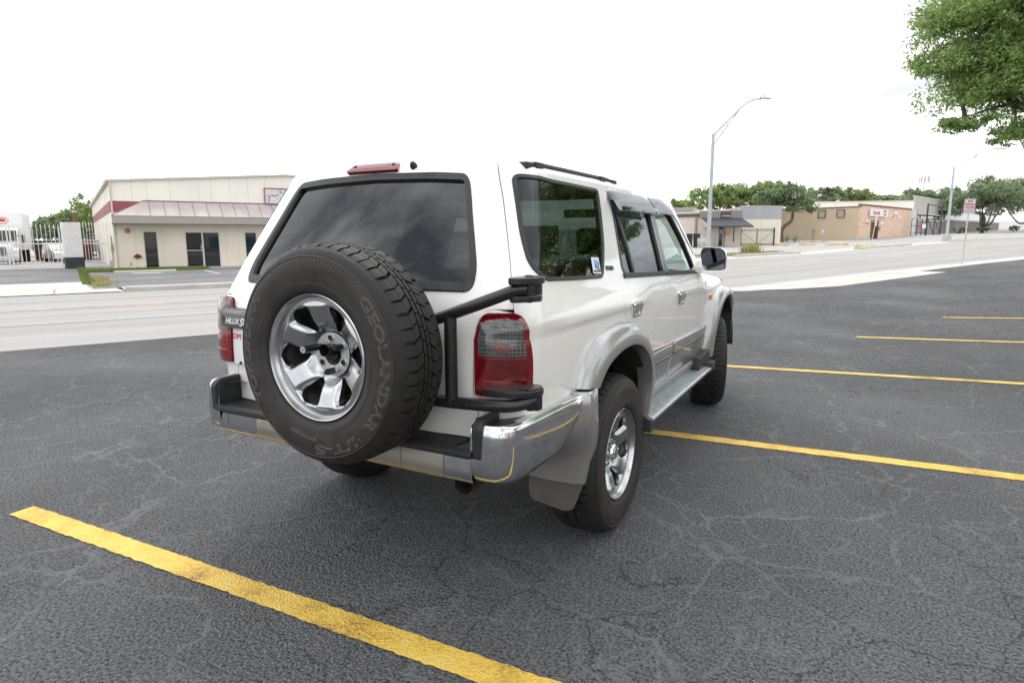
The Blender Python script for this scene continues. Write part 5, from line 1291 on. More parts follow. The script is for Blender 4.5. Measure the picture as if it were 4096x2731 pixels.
blades('weed_clump','tall yellow green weed clump on the far kerb verge',1500,lambda r:(lambda p:(p.x,p.y,1))(W3(r.gauss(32.4,.22),r.gauss(20.8,.2))),.50,noisy(mat('weed_green',(.38,.38,.16),.9),6,.3),7,.012,'weed')
MT['bark']=noisy(mat('grey_brown_bark',(.13,.105,.085),.9),6,.3,5,bump=.5,bscale=20)
# ---- small grey topped shop
MT['shop_tan']=noisy(mat('pale_pink_beige_wall',(.62,.53,.45),.75),.8,.05)
MT['rib_grey']=mat('ribbed_grey_brown_fascia',(.27,.26,.25),.6)
MT['rib_dark']=mat('fascia_groove',(.09,.085,.08),.7)
MT['awn_dark']=noisy(mat('charcoal_shingle_awning',(.055,.057,.066),.8),30,.3)
MT['wall_grey']=noisy(mat('streaked_grey_panel',(.36,.37,.385),.7),1.2,.10,6,stretch=(1,1,.15))
MT['pale_cream']=noisy(mat('pale_cream_wall',(.70,.66,.55),.7),.6,.04)
MT['iron_dark']=mat('dark_iron',(.05,.055,.05),.6)
MT['iron_pale']=mat('beige_iron_picket',(.40,.38,.31),.6)
SH=root('small_shop','small pale beige shop with grey ribbed fascia and charcoal awning','building',(-12,61.5,.5))
A=(-12.13,61.62);B=(-8.39,62.47);F=Fc(A,B);Ln=F.L
doors=[(1.72,2.22,.45,2.40)]
F.wall('wall','shop_tan',SH,-.0,Ln,.2,3.3,[(1.72,2.20,.2,2.42),(3.12,3.24,.93,2.42)],o0=-.15)
b=MB();F.box(b,-.1,Ln+.05,-.2,.06,3.2,3.95);b.build('fascia','rib_grey',SH)
b=MB()
for k in range(19): F.box(b,-.05+k*.21,-.02+k*.21,.06,.075,3.22,3.93)
b.build('fascia_groove','rib_dark',SH)
b=MB();b.add([F.P(0,.05,3.28),F.P(Ln,.05,3.24),F.P(Ln+.95,2.1,2.42),F.P(.85,2.1,2.46),F.P(.85,2.1,2.34),F.P(Ln+.95,2.1,2.30)],[(0,1,2,3),(3,2,5,4)]);b.build('awning','awn_dark',SH,fixn=False)
b=MB();b.add([F.P(0,.05,3.28),F.P(.85,2.1,2.46),F.P(.4,.05,2.3)],[(0,1,2)]);b.build('awning_end','shop_tan',SH,fixn=False)
F.one('door','darkglass',SH,1.76,2.16,-.10,-.06,.3,2.38);b=MB();F.box(b,1.70,1.77,-.1,.02,.3,2.42);F.box(b,2.15,2.22,-.1,.02,.3,2.42);F.box(b,1.7,2.22,-.1,.02,2.36,2.42);F.box(b,1.77,2.15,-.08,.0,.3,.5);b.build('door_frame','frame',SH)
F.one('door_pipe','iron_dark',SH,2.27,2.33,.02,.08,.4,3.2);F.one('window_slit','darkglass',SH,3.12,3.24,-.12,-.05,.93,2.42)
F.one('door_gilt','orange_line',SH,1.86,2.08,-.058,-.05,1.75,2.15)
F.one('mailbox','orange',SH,2.40,2.75,.02,.2,1.60,1.82,bevel=.02)
sg_=F.one('shop_sign','iron_dark',SH,1.88,2.80,.08,.13,3.26,4.03)
MT['sign_maroon']=mat('sign_maroon',(.20,.03,.04),.5);MT['sign_teal']=mat('sign_teal',(.02,.35,.30),.5)
F.one('sign_stripe','sign_maroon',SH,1.90,2.78,.131,.138,3.62,3.90);F.one('sign_stripe','sign_teal',SH,2.0,2.78,.131,.138,3.36,3.50)
wtext('sign_text',F,'210-290-8822',.13,'paper',SH,2.38,3.43,.142);F.one('sign_strip','paper',SH,1.90,2.78,.131,.138,3.92,4.01)
# left wing of the shop
F2=Fc((-17.6,63.6),(-12.2,62.3))
F2.wall('wing_wall','shop_tan',SH,0,F2.L,.2,3.45,[],o0=-.2,o1=0);F2.one('wing_fascia','rib_dark',SH,-.05,F2.L,0,.12,3.42,3.72);F2.one('wing_roof','trim',SH,-.05,F2.L,-6,.14,3.72,3.82)
F2.one('wing_downpipe','rib_grey',SH,F2.L-.62,F2.L-.42,.02,.12,.3,3.5)
b=MB();b.add([F.P(0,-.1,3.9),F.P(Ln,-.1,3.8),F.P(Ln,-8,3.8),F.P(0,-8,3.9)],[(0,1,2,3)]);b.build('roof','soffit',SH,fixn=False)
done(SH)
hv=root('roof_unit','pale grey ventilation unit on the flat roof behind the small shop','air conditioner',(-17,74,4.2));b=MB();b.box(-18.2,-15.6,73.6,75.4,3.9,4.8);b.build('unit_case','frame',hv,bevel=.03);b=MB();b.prism([(-18.3,4.85),(-15.2,4.88),(-15.6,4.5),(-17.8,4.45)],73.4,73.6,'y');b.build('unit_hood','soffit',hv);done(hv)
bk=root('pale_warehouse','long pale roofed warehouse far behind the small shop','building',(-20,80,.6));F=Fc((-27,78),(-13,82));F.wall('wall','frame',bk,0,F.L,.3,4.6,[]);F.one('roof','cream_top',bk,-.2,F.L,-12,.2,4.6,4.8);done(bk)
# two bins, bench, bollard in front of the shop
for k,(x,y,lb) in enumerate(((-12.4,58.75,'black wheeled bin left of the pale pipe by the shop'),(-11.85,59.02,'black wheeled bin right of the pale pipe near the bench'))):
    o=root('wheeled_bin',lb,'bin',(x,y,.45),'black bins outside the small shop');b=MB()
    v=[];
    for z,w in ((.45,.20),(1.66,.28)): v+=[(x-w,y-w,z),(x+w,y-w,z),(x+w,y+w,z),(x-w,y+w,z)]
    b.add(v,[(0,1,2,3),(4,5,6,7),(0,1,5,4),(1,2,6,5),(2,3,7,6),(3,0,4,7)]);b.build('bin_body','plastic',o,bevel=.02)
    b=MB();b.box(x-.30,x+.30,y-.31,y+.30,1.66,1.74);b.build('lid','plastic',o,bevel=.02)
    b=MB();b.tube([(x-.27,y+.2,.55),(x-.21,y+.2,.55)],.1,12);b.tube([(x+.21,y+.2,.55),(x+.27,y+.2,.55)],.1,12);b.build('bin_wheel','rubber',o);done(o)
o=root('pale_pipe','pale upright pipe standing between the two black bins','pipe',(-12.13,58.6,.45));b=MB();b.tube([(-12.13,58.6,.4),(-12.13,58.6,2.0)],.05,8);b.build('pipe_shaft','trim',o);b=MB();b.tube([(-12.13,58.6,2.0),(-12.13,58.6,2.06)],.07,8);b.build('pipe_cap','trim',o);done(o)
MT['bench_teal']=mat('pale_teal_bench_paint',(.45,.62,.58),.5)
be=root('park_bench','pale teal bench between the black bins and the lamp post','bench',(-10.9,57.2,.45));F=Fc((-11.25,56.98),(-10.2,57.5));b=MB()
for k in range(4): F.box(b,0,F.L,-.35,-.31,.98+k*.09,1.04+k*.09)
b.build('backrest','bench_teal',be);b=MB()
for k in range(4): F.box(b,0,F.L,-.30+k*.1,-.23+k*.1,.88,.91)
b.build('seat','bench_teal',be)
for u in (.05,F.L-.1): b=MB();F.box(b,u,u+.05,-.35,-.30,.4,1.34);F.box(b,u,u+.05,.05,.1,.4,.9);F.box(b,u,u+.05,-.35,.1,.85,.88);b.build('leg','bench_teal',be)
done(be)
F=Fc((-12.13,61.62),(-8.39,62.47))
o=root('ash_bin','small tan ash bin by the shop door','ash bin',F.P(1.4,.4,.45));b=MB();b.tube([F.P(1.4,.4,.4),F.P(1.4,.4,.8),F.P(1.4,.4,.95)],[.16,.14,.04],10);b.tube([F.P(1.4,.4,.95),F.P(1.45,.4,1.45)],.03,6);b.build('ash_bin_body','soffit',o,smooth=40);done(o)
# ---- white building with grey parapet
WB=root('parapet_building','pale cream building with a tall grey parapet behind the small shop','building',(-9.3,68,.6))
F=Fc((-9.27,67.90),(-5.69,70.97));FLf=Fc((-12.49,75.44),(-9.27,67.90))
F.wall('wall','pale_cream',WB,0,F.L,.2,3.3,[]);F.one('parapet','wall_grey',WB,0,F.L,-.2,.03,3.28,4.58);FLf.wall('side_wall','pale_cream',WB,0,FLf.L,.2,3.3,[],o0=-.2,o1=-.002);FLf.one('side_parapet','wall_grey',WB,0,FLf.L-.0,-.2,.028,3.28,4.58)
b=MB()
for k in range(1,8): F.box(b,k*.6,k*.6+.02,.0,.012,.3,3.28)
b.build('wall_rib','trim',WB);F.one('parapet_cap','frame',WB,-.03,F.L+.03,-.22,.06,4.58,4.64);b=MB();F.box(b,F.L-.2,F.L,-9,-.2,.2,4.5);b.build('back_wall','pale_cream',WB);done(WB)
# iron gate with diagonal braces
F=Fc((-8.67,64.33),(-5.62,64.26));gt=root('picket_gate','dark framed picket gate with diagonal braces beside the small shop','gate',F.P(1.5,0,.6))
b=MB()
for k in range(32): u=.08+k*(F.L-.16)/31;b.tube([F.P(u,0,.62),F.P(u,0,2.30)],.012,4)
b.build('picket','iron_pale',gt)
for u0,u1,sgn_ in ((0.02,F.L/2-.04,1),(F.L/2+.04,F.L-.02,-1)):
    b=MB()
    for z in (.66,.74,2.02,2.14): b.tube([F.P(u0,.01,z),F.P(u1,.01,z)],.022,4)
    a_,c_=(F.P(u0,.02,2.0),F.P(u1,.02,.75)) if sgn_>0 else (F.P(u0,.02,.75),F.P(u1,.02,2.0))
    b.tube([a_,c_],.016,4);b.tube([F.P(u0,0,.6),F.P(u0,0,2.25)],.025,4);b.tube([F.P(u1,0,.6),F.P(u1,0,2.25)],.025,4);b.build('gate_leaf','iron_dark',gt)
for u in (-.03,F.L+.05): b=MB();b.box(F.P(u,0,0)[0]-.06,F.P(u,0,0)[0]+.06,F.P(u,0,0)[1]-.06,F.P(u,0,0)[1]+.06,.4,2.3);b.build('gate_post','iron_dark',gt)
done(gt)
# ---- tan building with the brick front
MT['tan']=noisy(mat('tan_painted_block',(.56,.45,.32),.85),.5,.05,6,bump=.2,bscale=4)
MT['brown_trim']=mat('brown_roof_trim',(.17,.09,.06),.7)
def brick():
    m=mat('pink_and_buff_brick',(.55,.36,.25),.85);b=m.node_tree.nodes['Principled BSDF'];t=N(m,'ShaderNodeTexCoord')
    mp=N(m,'ShaderNodeMapping');mp.inputs['Rotation'].default_value=(R_(90),0,-math.atan2(D_.y,D_.x));mp.vector_type='TEXTURE' if 0 else 'POINT'
    # local frame: along the street and height
    se=N(m,'ShaderNodeSeparateXYZ');L(m,t.outputs['Object'],se.inputs[0])
    a=N(m,'ShaderNodeVectorMath',operation='DOT_PRODUCT');L(m,t.outputs['Object'],a.inputs[0]);a.inputs[1].default_value=D_
    cbn=N(m,'ShaderNodeCombineXYZ');L(m,a.outputs['Value'],cbn.inputs[0]);L(m,se.outputs[2],cbn.inputs[1])
    br=N(m,'ShaderNodeTexBrick',_Scale=1.0);br.inputs['Brick Width'].default_value=.40;br.inputs['Row Height'].default_value=.13;br.inputs['Mortar Size'].default_value=.012;br.inputs['Bias'].default_value=-.1
    br.inputs['Color1'].default_value=(.70,.55,.41,1);br.inputs['Color2'].default_value=(.60,.32,.23,1);br.inputs['Mortar'].default_value=(.60,.50,.40,1)
    L(m,cbn.outputs[0],br.inputs['Vector']);L(m,br.outputs['Color'],b.inputs['Base Color']);return m
MT['brick']=brick()
TB=root('brick_front_building','tan block building with a pink brick front and red lettered sign','building',(1.6,87.8,.95))
F=Fc((1.61,87.78),(8.09,107.56));Ft=Fc((-8.4,92.4),(1.61,87.78))
F.wall('brick_wall','brick',TB,0,F.L,.4,5.2,[(4.25,6.9,.4,3.35)]);Ft.wall('side_wall','tan',TB,0,Ft.L-.0,.2,5.0,[],o0=-.2,o1=-.01)
Ft.one('side_trim','brown_trim',TB,-.1,Ft.L+.02,-.3,.05,5.0,5.14);F.one('front_trim','brown_trim',TB,-.04,F.L+.1,-.3,.06,5.2,5.42)
b=MB();b.add([Ft.P(0,-.2,5.05),Ft.P(Ft.L,-.2,5.05),F.P(F.L,-.2,5.1),Ft.P(0,-22,5.1)],[(0,1,2,3)]);b.build('roof','trim',TB,fixn=False)
F.one('door','brown_trim',TB,4.3,6.85,-.5,-.45,.9,3.3);F.one('door_frame','brown_trim',TB,4.1,4.3,-.5,.04,.9,3.4);F.one('door_frame','brown_trim',TB,6.85,7.05,-.5,.04,.9,3.4);F.one('door_lintel','brown_trim',TB,4.1,7.05,-.5,.04,3.36,3.5);F.one('doorway_shade_panel','dark',TB,4.35,5.2,-.44,-.40,.9,3.25)  # last: dark slab painting in the shade of the open doorway
F.one('sign_board','paper',TB,2.9,9.6,.08,.30,3.98,4.90,bevel=.02)
wtext('sign_lettering',F,'Hydraulic',.72,'sign_red',TB,5.0,4.42,.31,offset=.012);wtext('sign_lettering',F,'Sales &\nService',.42,'sign_red',TB,8.3,4.48,.31,offset=.01)
for u0,u1,z0,z1 in ((12.8,14.3,4.45,5.1),(11.2,12.9,3.95,4.3),(14.3,15.8,3.95,4.3),(2.0,3.2,3.05,3.4),(7.6,8.6,3.0,3.35)):
    F.one('notice_board','paper',TB,u0,u1,.02,.08,z0,z1)
for u0,u1,z0,z1 in ((12.9,14.2,4.9,5.05),(11.9,12.7,4.0,4.25),(14.4,15.0,4.1,4.25),(2.0,3.2,3.05,3.2)): F.one('notice_print','sign_red',TB,u0,u1,.081,.09,z0,z1)
F.one('letterbox','soffit',TB,7.2,7.6,.02,.15,2.2,2.7);F.one('base_course','concrete',TB,0,4.1,.0,.05,.4,1.35)
MT['louvre']=mat('dusty_louvre',(.55,.53,.49),.7)
for u in (5.72,8.15):
    b=MB()
    for k in range(8): Ft.box(b,u+.08,u+.92,.02,.07,3.87+.105*k,3.93+.105*k)
    o=b.build('louvre','louvre',TB);b=MB()
    for a_ in ((u,u+.08,.0,.12,3.80,4.78),(u+.92,u+1.0,.0,.12,3.80,4.78),(u+.08,u+.92,0,.12,3.80,3.86),(u+.08,u+.92,0,.12,4.72,4.78)): Ft.box(b,*a_)
    b.build('louvre_frame','brown_trim',TB)
Ft.one('wall_joint','trim',TB,5.2,5.26,0,.02,.3,5.0);Ft.one('meter_box','soffit',TB,5.15,5.4,.02,.2,2.0,2.4);Ft.one('conduit','soffit',TB,5.22,5.30,.02,.1,.4,2.0);done(TB)
pp=root('roof_vent_pipe','white vent pipe standing on the tan building roof','pipe',(-1.4,95.6,5.1));b=MB();b.tube([(-1.38,95.6,5.0),(-1.38,95.6,6.2)],.1,8);b.tube([(-1.38,95.6,6.15),(-1.05,95.6,6.25)],.1,8);b.build('pipe_shaft','frame',pp);b=MB();b.tube([(-1.38,95.6,5.0),(-1.38,95.6,5.12)],.2,10);b.build('pipe_flange','soffit',pp);done(pp)
bt=root('tall_sign_post','small pale notice on a thin post before the tan wall','sign',(-2.3,85.1,.9));b=MB();b.tube([(-2.31,85.11,.8),(-2.31,85.11,2.3)],.03,6);b.build('post','soffit',bt);b=MB();b.box(-2.46,-2.16,85.05,85.08,1.85,2.27);b.build('notice','frame',bt,bevel=.01);done(bt)
# ---- far warehouse beyond
FW=root('far_warehouse','long cream and grey warehouse beyond the brick front','building',(9,124,1.4))
F=Fc((-8,120.2),(9.39,124.77));F.wall('pale_wall','cream_top',FW,0,F.L,.5,7.25,[]);F.one('pale_cap','trim',FW,-.1,F.L,-.3,.05,7.25,7.42)
MT['grey_beige']=noisy(mat('grey_beige_block',(.46,.445,.40),.8),.5,.05);MT['low_grey']=noisy(mat('brown_grey_block',(.27,.26,.25),.85),.4,.1)
F=Fc((9.39,124.77),(15.98,147.03));F.wall('grey_wall','grey_beige',FW,0,F.L,.8,8.0,[(1,F.L-.5,4.4,5.1)]);F.one('window_band','darkglass',FW,1,F.L-.5,-.15,-.1,4.4,5.1);F.one('canopy','frame',FW,.5,F.L-.3,.0,.9,5.10,5.24)
b=MB()
for k in (5,10,15,19): F.box(b,k,k+.25,-.08,.0,4.4,5.1)
b.build('window_post','frame',FW);F.one('grey_cap','trim',FW,0,F.L+.1,-.3,.05,8.0,8.2);done(FW)
wp=root('white_panel','tall pale panel standing beside the brick front','panel',(8.7,110.5,1.6));F=Fc((8.21,108.74),(9.14,112.74));F.one('panel_sheet','frame',wp,0,F.L,-.1,0,1.0,5.45);F.one('panel_post','soffit',wp,F.L,F.L+.15,-.1,.1,1.0,5.5);done(wp)
lw=root('low_wall','low brown grey wall with a pale coping under the far trees','wall',(12,128,1.7))
F=Fc((9.3,121),(15.4,141));F.one('wall_body','low_grey',lw,0,F.L,-.2,0,.8,4.05);F.one('coping','trim',lw,0,F.L,-.3,.1,4.05,4.25)
F=Fc((15.4,141),(30.59,186.6));F.one('wall_body','low_grey',lw,0,F.L,-.2,0,1.2,4.35);F.one('coping','trim',lw,0,F.L,-.3,.1,4.35,4.6);F.one('window_band','darkglass',lw,2,F.L-3,-.6,-.4,4.6,6.2);F.one('upper_roof','grey_beige',lw,0,F.L,-1.5,.3,6.2,6.6);done(lw)
MT['chain']=mat('black_gate_steel',(.035,.036,.04),.5)
gg=root('tall_yard_gate','tall black steel frame gate beside the brick front','gate',(10,106.4,1.6));F=Fc((10.01,106.35),(12.70,117.08))
b=MB();
for u in (0,F.L): b.tube([F.P(u,0,1.2),F.P(u,0,5.95)],.11,4)
b.tube([F.P(0,0,5.95),F.P(F.L,0,5.95)],.09,4);b.build('gate_frame','chain',gg)
b=MB()
for u in (.3,F.L/2,F.L-.3): b.tube([F.P(u,.05,1.6),F.P(u,.05,4.0)],.06,4)
for z in (1.75,3.95): b.tube([F.P(.3,.05,z),F.P(F.L-.3,.05,z)],.06,4)
b.tube([F.P(.3,.05,3.9),F.P(F.L/2,.05,1.8)],.06,4);b.tube([F.P(F.L/2,.05,3.9),F.P(F.L-.3,.05,1.8)],.06,4);b.build('gate_leaf','chain',gg);done(gg)
yf=root('yard_fence','black chain link yard fence between brick front and tall gate','fence',(9,105.5,1.6));F=Fc((8.1,104.4),(10.01,106.35));b=MB()
for u in (0,1.0,1.9,2.7): b.tube([F.P(u,0,1.2),F.P(u,0,3.95)],.05,4)
for z in (1.9,2.9,3.9): b.tube([F.P(0,0,z),F.P(2.7,0,z)],.03,4)
b.build('fence_post','chain',yf);
F.one('fence_sign','sign_red',yf,1.1,1.7,.05,.07,2.6,3.0);F.one('fence_sign','paper',yf,1.9,2.6,.05,.07,2.55,3.15);done(yf)
# ---- kerb islands and wheel stops
stops=[((-8.12,66.42),(-6.74,66.19),'yellow_k','yellow wheel stop nearest the picket gate'),((-5.76,66.04),(-4.28,65.79),'yellow_k','yellow wheel stop right of the dark gate post'),((-3.46,65.66),(-1.89,65.16),'yellow_k','yellow wheel stop below the tan wall conduit'),((-.91,62.02),(.9,60.2),'yellow_k','faded yellow wheel stop left of the thin street sign'),
 ((1.57,48.55),(2.04,47.74),'yellow_k','short yellow kerb block left of the thin street sign'),((2.24,47.42),(2.78,46.82),'yellow_k','short yellow kerb block at the thin street sign'),
 ((-5.41,75.79),(-4.64,75.61),'concrete','pale wheel stop beside the leaning tree'),((-4.26,76.97),(-3.58,77.78),'concrete','second pale wheel stop from the leaning tree'),((-3.3,79.2),(-2.57,79.01),'concrete','third pale wheel stop from the leaning tree'),((-2.2,80.45),(-1.5,80.25),'concrete','fourth pale wheel stop from the leaning tree'),
 ((7.9,57.2),(8.35,58.0),'concrete','pale kerb block at the foot of the far lamp'),((8.5,58.6),(9.0,59.5),'kerbm','grey kerb block second from the far lamp'),((9.4,60.4),(9.9,61.4),'yellow_k','faded yellow kerb block third from the far lamp'),((10.3,62.2),(10.8,63.2),'yellow_k','faded yellow kerb block fourth from the far lamp')]
for A_,B_,mm,lb in stops:
    F=Fc(A_,B_);g=hxy(*A_);g2=hxy(*B_);b=MB();b.add([F.P(0,-.09,g-.03),F.P(0,.09,g-.03),F.P(0,.07,g+.14),F.P(0,-.07,g+.14),F.P(F.L,-.09,g2-.03),F.P(F.L,.09,g2-.03),F.P(F.L,.07,g2+.14),F.P(F.L,-.07,g2+.14)],[(0,1,2,3),(7,6,5,4),(0,4,5,1),(1,5,6,2),(2,6,7,3),(3,7,4,0)])
    o=b.build('wheel_stop',mm,bevel=.02);tag(o,lb,'wheel stop','wheel stops across the street')
# ---- street lamps
MT['galv']=noisy(mat('galvanised_steel',(.42,.46,.49),.5,.4),2,.12)
def lamp(x,y,top,armd,armz,label,foot=False):
    g=hxy(x,y);o=root('street_lamp',label,'street lamp',(x,y,g),'street lamps along the far kerb');d=Vector((armd[0],armd[1],0))
    b=MB();b.tube([(x,y,g-.1),(x,y,top)],[.115,.07],12);b.build('pole','galv',o,smooth=40)
    b=MB();b.tube([(x,y,g-.1),(x,y,g+(.55 if foot else .06))],[.38 if foot else .2,.28 if foot else .2],8);b.build('foot','kerbm' if foot else 'galv',o)
    P=lambda t,z:Vector((x,y,0))+d*t+Vector((0,0,z))
    b=MB();kn=P(.52,armz-.62);b.tube([P(0,top-.05),kn]+[P(.52+(.40*s),armz-.62+.58*math.sin(s*math.pi/2)) for s in (.25,.5,.75,1)],.05,8)
    b.build('arm','galv',o,smooth=60)
    b=MB();b.tube([P(0,top-.55),P(.50,armz-.70)],.035,6);m_=(P(0,top-.05)+kn)/2;m2=(P(0,top-.55)+P(.50,armz-.70))/2;b.tube([m_,m2],.015,5);b.build('arm_brace','galv',o)
    b=MB();e=P(.90,armz);e2=P(1.13,armz+.06);dirn=(e2-e).normalized();sd=dirn.cross(Vector((0,0,1))).normalized()
    rows=[]
    for t,w,h_ in ((0,.05,.05),(.15,.10,.07),(.5,.16,.09),(.85,.13,.07),(1,.04,.03)):
        c=e+(e2-e)*t;rows.append([c+sd*w,c+sd*w*.6+Vector((0,0,h_)),c-sd*w*.6+Vector((0,0,h_)),c-sd*w,c-Vector((0,0,.03))])
    b.grid([[tuple(p) for p in r] for r in rows],True);b.tube([e+(e2-e)*.4+Vector((0,0,.06)),e+(e2-e)*.4+Vector((0,0,.2))],.05,8);b.build('lamp_head','galv',o,smooth=60);done(o)
lamp(-5.10,31.2,6.55,(1.85,3.75),8.72,'near street lamp whose pole rises behind the car mirror')
lamp(7.85,58.3,6.75,(4.0,8.0),8.75,'far street lamp with a concrete foot beside the yard gate',True)
# ---- road signs
np_=root('no_parking_sign','white and red no parking sign on a thin steel post','sign',(5.36,27.31,.35));F=Fc((5.205,27.26),(5.595,27.57));F=Fc((5.225,27.335),(5.605,27.56))
b=MB();b.tube([(5.37,27.33,.2),(5.425,27.46,2.75)],.028,6);b.build('post','louvre',np_)
cc=MB();pl_=[F.P(u,.04,z) for u,z in rounded([(0,2.27),(.44,2.27),(.44,2.84),(0,2.84)],.04)]
pb=[tuple(Vector(p)-F.n*.01) for p in pl_];n_=len(pl_);cc.add(pl_+pb,[tuple(range(n_)),tuple(range(2*n_-1,n_-1,-1))]+[(i,(i+1)%n_,(i+1)%n_+n_,i+n_) for i in range(n_)]);cc.build('sign_plate','paper',np_)
b=MB()
for u0,u1,z0,z1 in ((.015,.425,2.285,2.293),(.015,.425,2.817,2.825),(.015,.023,2.293,2.817),(.417,.425,2.293,2.817)): F.box(b,u0,u1,.041,.044,z0,z1)
b.build('sign_border','sign_red',np_)
for tx,z,sz in (('NO',2.745,.125),('PARKING',2.625,.095),('ANYTIME',2.52,.08),('TOW-AWAY ZONE',2.44,.035)): wtext('sign_text',F,tx,sz,'sign_red',np_,.22,z,.042,offset=.002)
b=MB()
for pts in ([(.09,2.352),(.35,2.352),(.35,2.372),(.09,2.372)],[(.05,2.362),(.10,2.335),(.10,2.389)],[(.39,2.362),(.34,2.389),(.34,2.335)]): b.add([F.P(u,.044+.001*len(pts),z) for u,z in pts],[tuple(range(len(pts)))])
b.build('sign_arrow','sign_red',np_,fixn=False);done(np_)
o=root('street_sign','thin leaning signpost seen edge on before the brick front','sign',(2.55,50.36,.8));b=MB();b.tube([(2.55,50.36,.7),(2.72,50.45,2.6)],.03,6);b.build('post','louvre',o);b=MB();b.box(2.65,2.82,50.44,50.47,2.15,2.85);b.build('sign_plate','louvre',o);done(o)
o=root('edge_post','grey post with a small plate at the right edge','post',(8.9,36.2,.5));b=MB();b.tube([(8.93,36.4,.4),(8.93,36.4,1.7)],.06,6);b.build('post','louvre',o);b=MB();b.box(8.86,9.1,36.3,36.33,1.5,2.5);b.build('plate','paper',o);done(o)
# ---- cell tower and utility pole
o=root('phone_mast','thin phone mast with a ring of antenna panels behind trees','mast',(18.4,240.8,4));b=MB();b.tube([(18.4,240.8,3),(18.4,240.8,21.5)],[.35,.1],8);b.build('mast_pole','louvre',o)
b=MB()
for k in range(9): a=k*2*math.pi/9;x,y=18.4+1.35*math.cos(a),240.8+1.35*math.sin(a);b.box(x-.17,x+.17,y-.1,y+.1,18.2,20.3)
b.build('antenna_panel','louvre',o);b=MB();b.tube([(18.4+1.3*math.cos(k),240.8+1.3*math.sin(k),19.2) for k in [i*.7 for i in range(10)]],.06,4);b.build('ring','louvre',o);done(o)
o=root('utility_pole','wooden utility pole with a cross arm behind the tan roof','utility pole',(-5.4,121.7,1.3));b=MB();b.tube([(-5.44,121.67,1),(-5.44,121.67,9.3)],.14,6);b.build('pole','bark',o);b=MB();b.box(-6.7,-4.1,121.6,121.75,9.0,9.15);b.build('cross_arm','bark',o);done(o)
# ---- trees
def leafmat(name,c0,c1,tr=.25):
    m=bpy.data.materials.new(name);m.use_nodes=True;T=m.node_tree;b=T.nodes['Principled BSDF'];o=T.nodes['Material Output']
    g=N(m,'ShaderNodeNewGeometry');r_=ramp(m,g.outputs['Random Per Island'],[(0,c0),(.7,c1),(1,tuple(min(1,x*1.35) for x in c1))]);L(m,r_,b.inputs['Base Color']);b.inputs['Roughness'].default_value=.55
    tl=N(m,'ShaderNodeBsdfTranslucent');L(m,r_,tl.inputs[0]);mx=N(m,'ShaderNodeMixShader');mx.inputs[0].default_value=tr;L(m,b.outputs[0],mx.inputs[1]);L(m,tl.outputs[0],mx.inputs[2]);L(m,mx.outputs[0],o.inputs[0]);return m
MT['leaf']=leafmat('bright_tree_leaves',(.14,.20,.07),(.29,.37,.14),.55)
MT['leaf_dark']=leafmat('dark_tree_leaves',(.15,.20,.11),(.27,.34,.19),.6)
MT['leaf_near']=leafmat('ash_tree_leaves',(.17,.26,.085),(.36,.48,.17),.55)
def tree(name,label,base,trunk,clumps,n,leaf,m,seed,group='trees beyond the street',wts=None,shell=.55):
    """trunk: list of (points, r0, r1); clumps: (x,y,z,rx,ry,rz)"""
    r=np.random.RandomState(seed);o=root(name,label,'tree',base,group)
    b=MB()
    for pts,r0,r1 in trunk:
        P=catmull(pts,4);k=len(P);b.tube(P,[r0+(r1-r0)*i/(k-1) for i in range(k)],8,False)
    for c in clumps:
        for q in range(3):
            e=Vector((c[0]+r.uniform(-.7,.7)*c[3],c[1]+r.uniform(-.7,.7)*c[4],c[2]+r.uniform(-.4,.7)*c[5]))
            src=min((p for pts,_,_ in trunk for p in pts[1:]),key=lambda p:(Vector(p)-e).length)
            mid=(Vector(src)+e)/2+Vector((0,0,.08*c[5]));rb=min(trunk[0][2]*.4,.045*c[3]);b.tube([Vector(src),mid,e],[rb,rb*.55,rb*.2],5,False)
    b.build('trunk','bark',o,smooth=60)
    vol=np.array([c[3]*c[4]*c[5] for c in clumps])**.75;vol=vol*np.array(wts if wts else [1]*len(clumps));cnt=(n*vol/vol.sum()).astype(int);V=[];Fs=[]
    for c,k in zip(clumps,cnt):
        # sub-clusters on the shell of the clump
        ns=max(5,int(k/45));dirs=r.normal(size=(ns,3));dirs/=np.linalg.norm(dirs,axis=1)[:,None];dirs[:,2]=np.where(dirs[:,2]<-.35,-dirs[:,2],dirs[:,2])
        rad=shell+(1.06-shell)*r.rand(ns)**.6;sc=dirs*rad[:,None]*np.array(c[3:6])+np.array(c[:3]);sr=.30*np.array(c[3:6])*(.55+.6*r.rand(ns))[:,None]
        w=r.randint(0,ns,k);d=r.normal(size=(k,3));d/=np.linalg.norm(d,axis=1)[:,None]
        p=sc[w]+d*sr[w]*(r.rand(k)**.4)[:,None]
        u=r.normal(size=(k,3));u/=np.linalg.norm(u,axis=1)[:,None];t=r.normal(size=(k,3));v=np.cross(u,t);v/=np.linalg.norm(v,axis=1)[:,None]
        s=leaf*(.6+.8*r.rand(k))[:,None]
        q=np.stack([p-u*s,p-v*s*.34-u*s*.1,p+u*s,p+v*s*.34-u*s*.1],1).reshape(-1,3);V.append(q)
    V=np.concatenate(V);nq=len(V)//4;me=bpy.data.meshes.new('crown');me.vertices.add(len(V));me.vertices.foreach_set('co',V.astype(np.float32).ravel())
    me.loops.add(nq*4);me.loops.foreach_set('vertex_index',np.arange(nq*4,dtype=np.int32));me.polygons.add(nq);me.polygons.foreach_set('loop_start',np.arange(0,nq*4,4,dtype=np.int32));me.polygons.foreach_set('loop_total',np.full(nq,4,dtype=np.int32));me.update();me.validate()
    c=bpy.data.objects.new('crown',me);COL.objects.link(c);me.materials.append(MT[m]);c.parent=o;done(o);return o
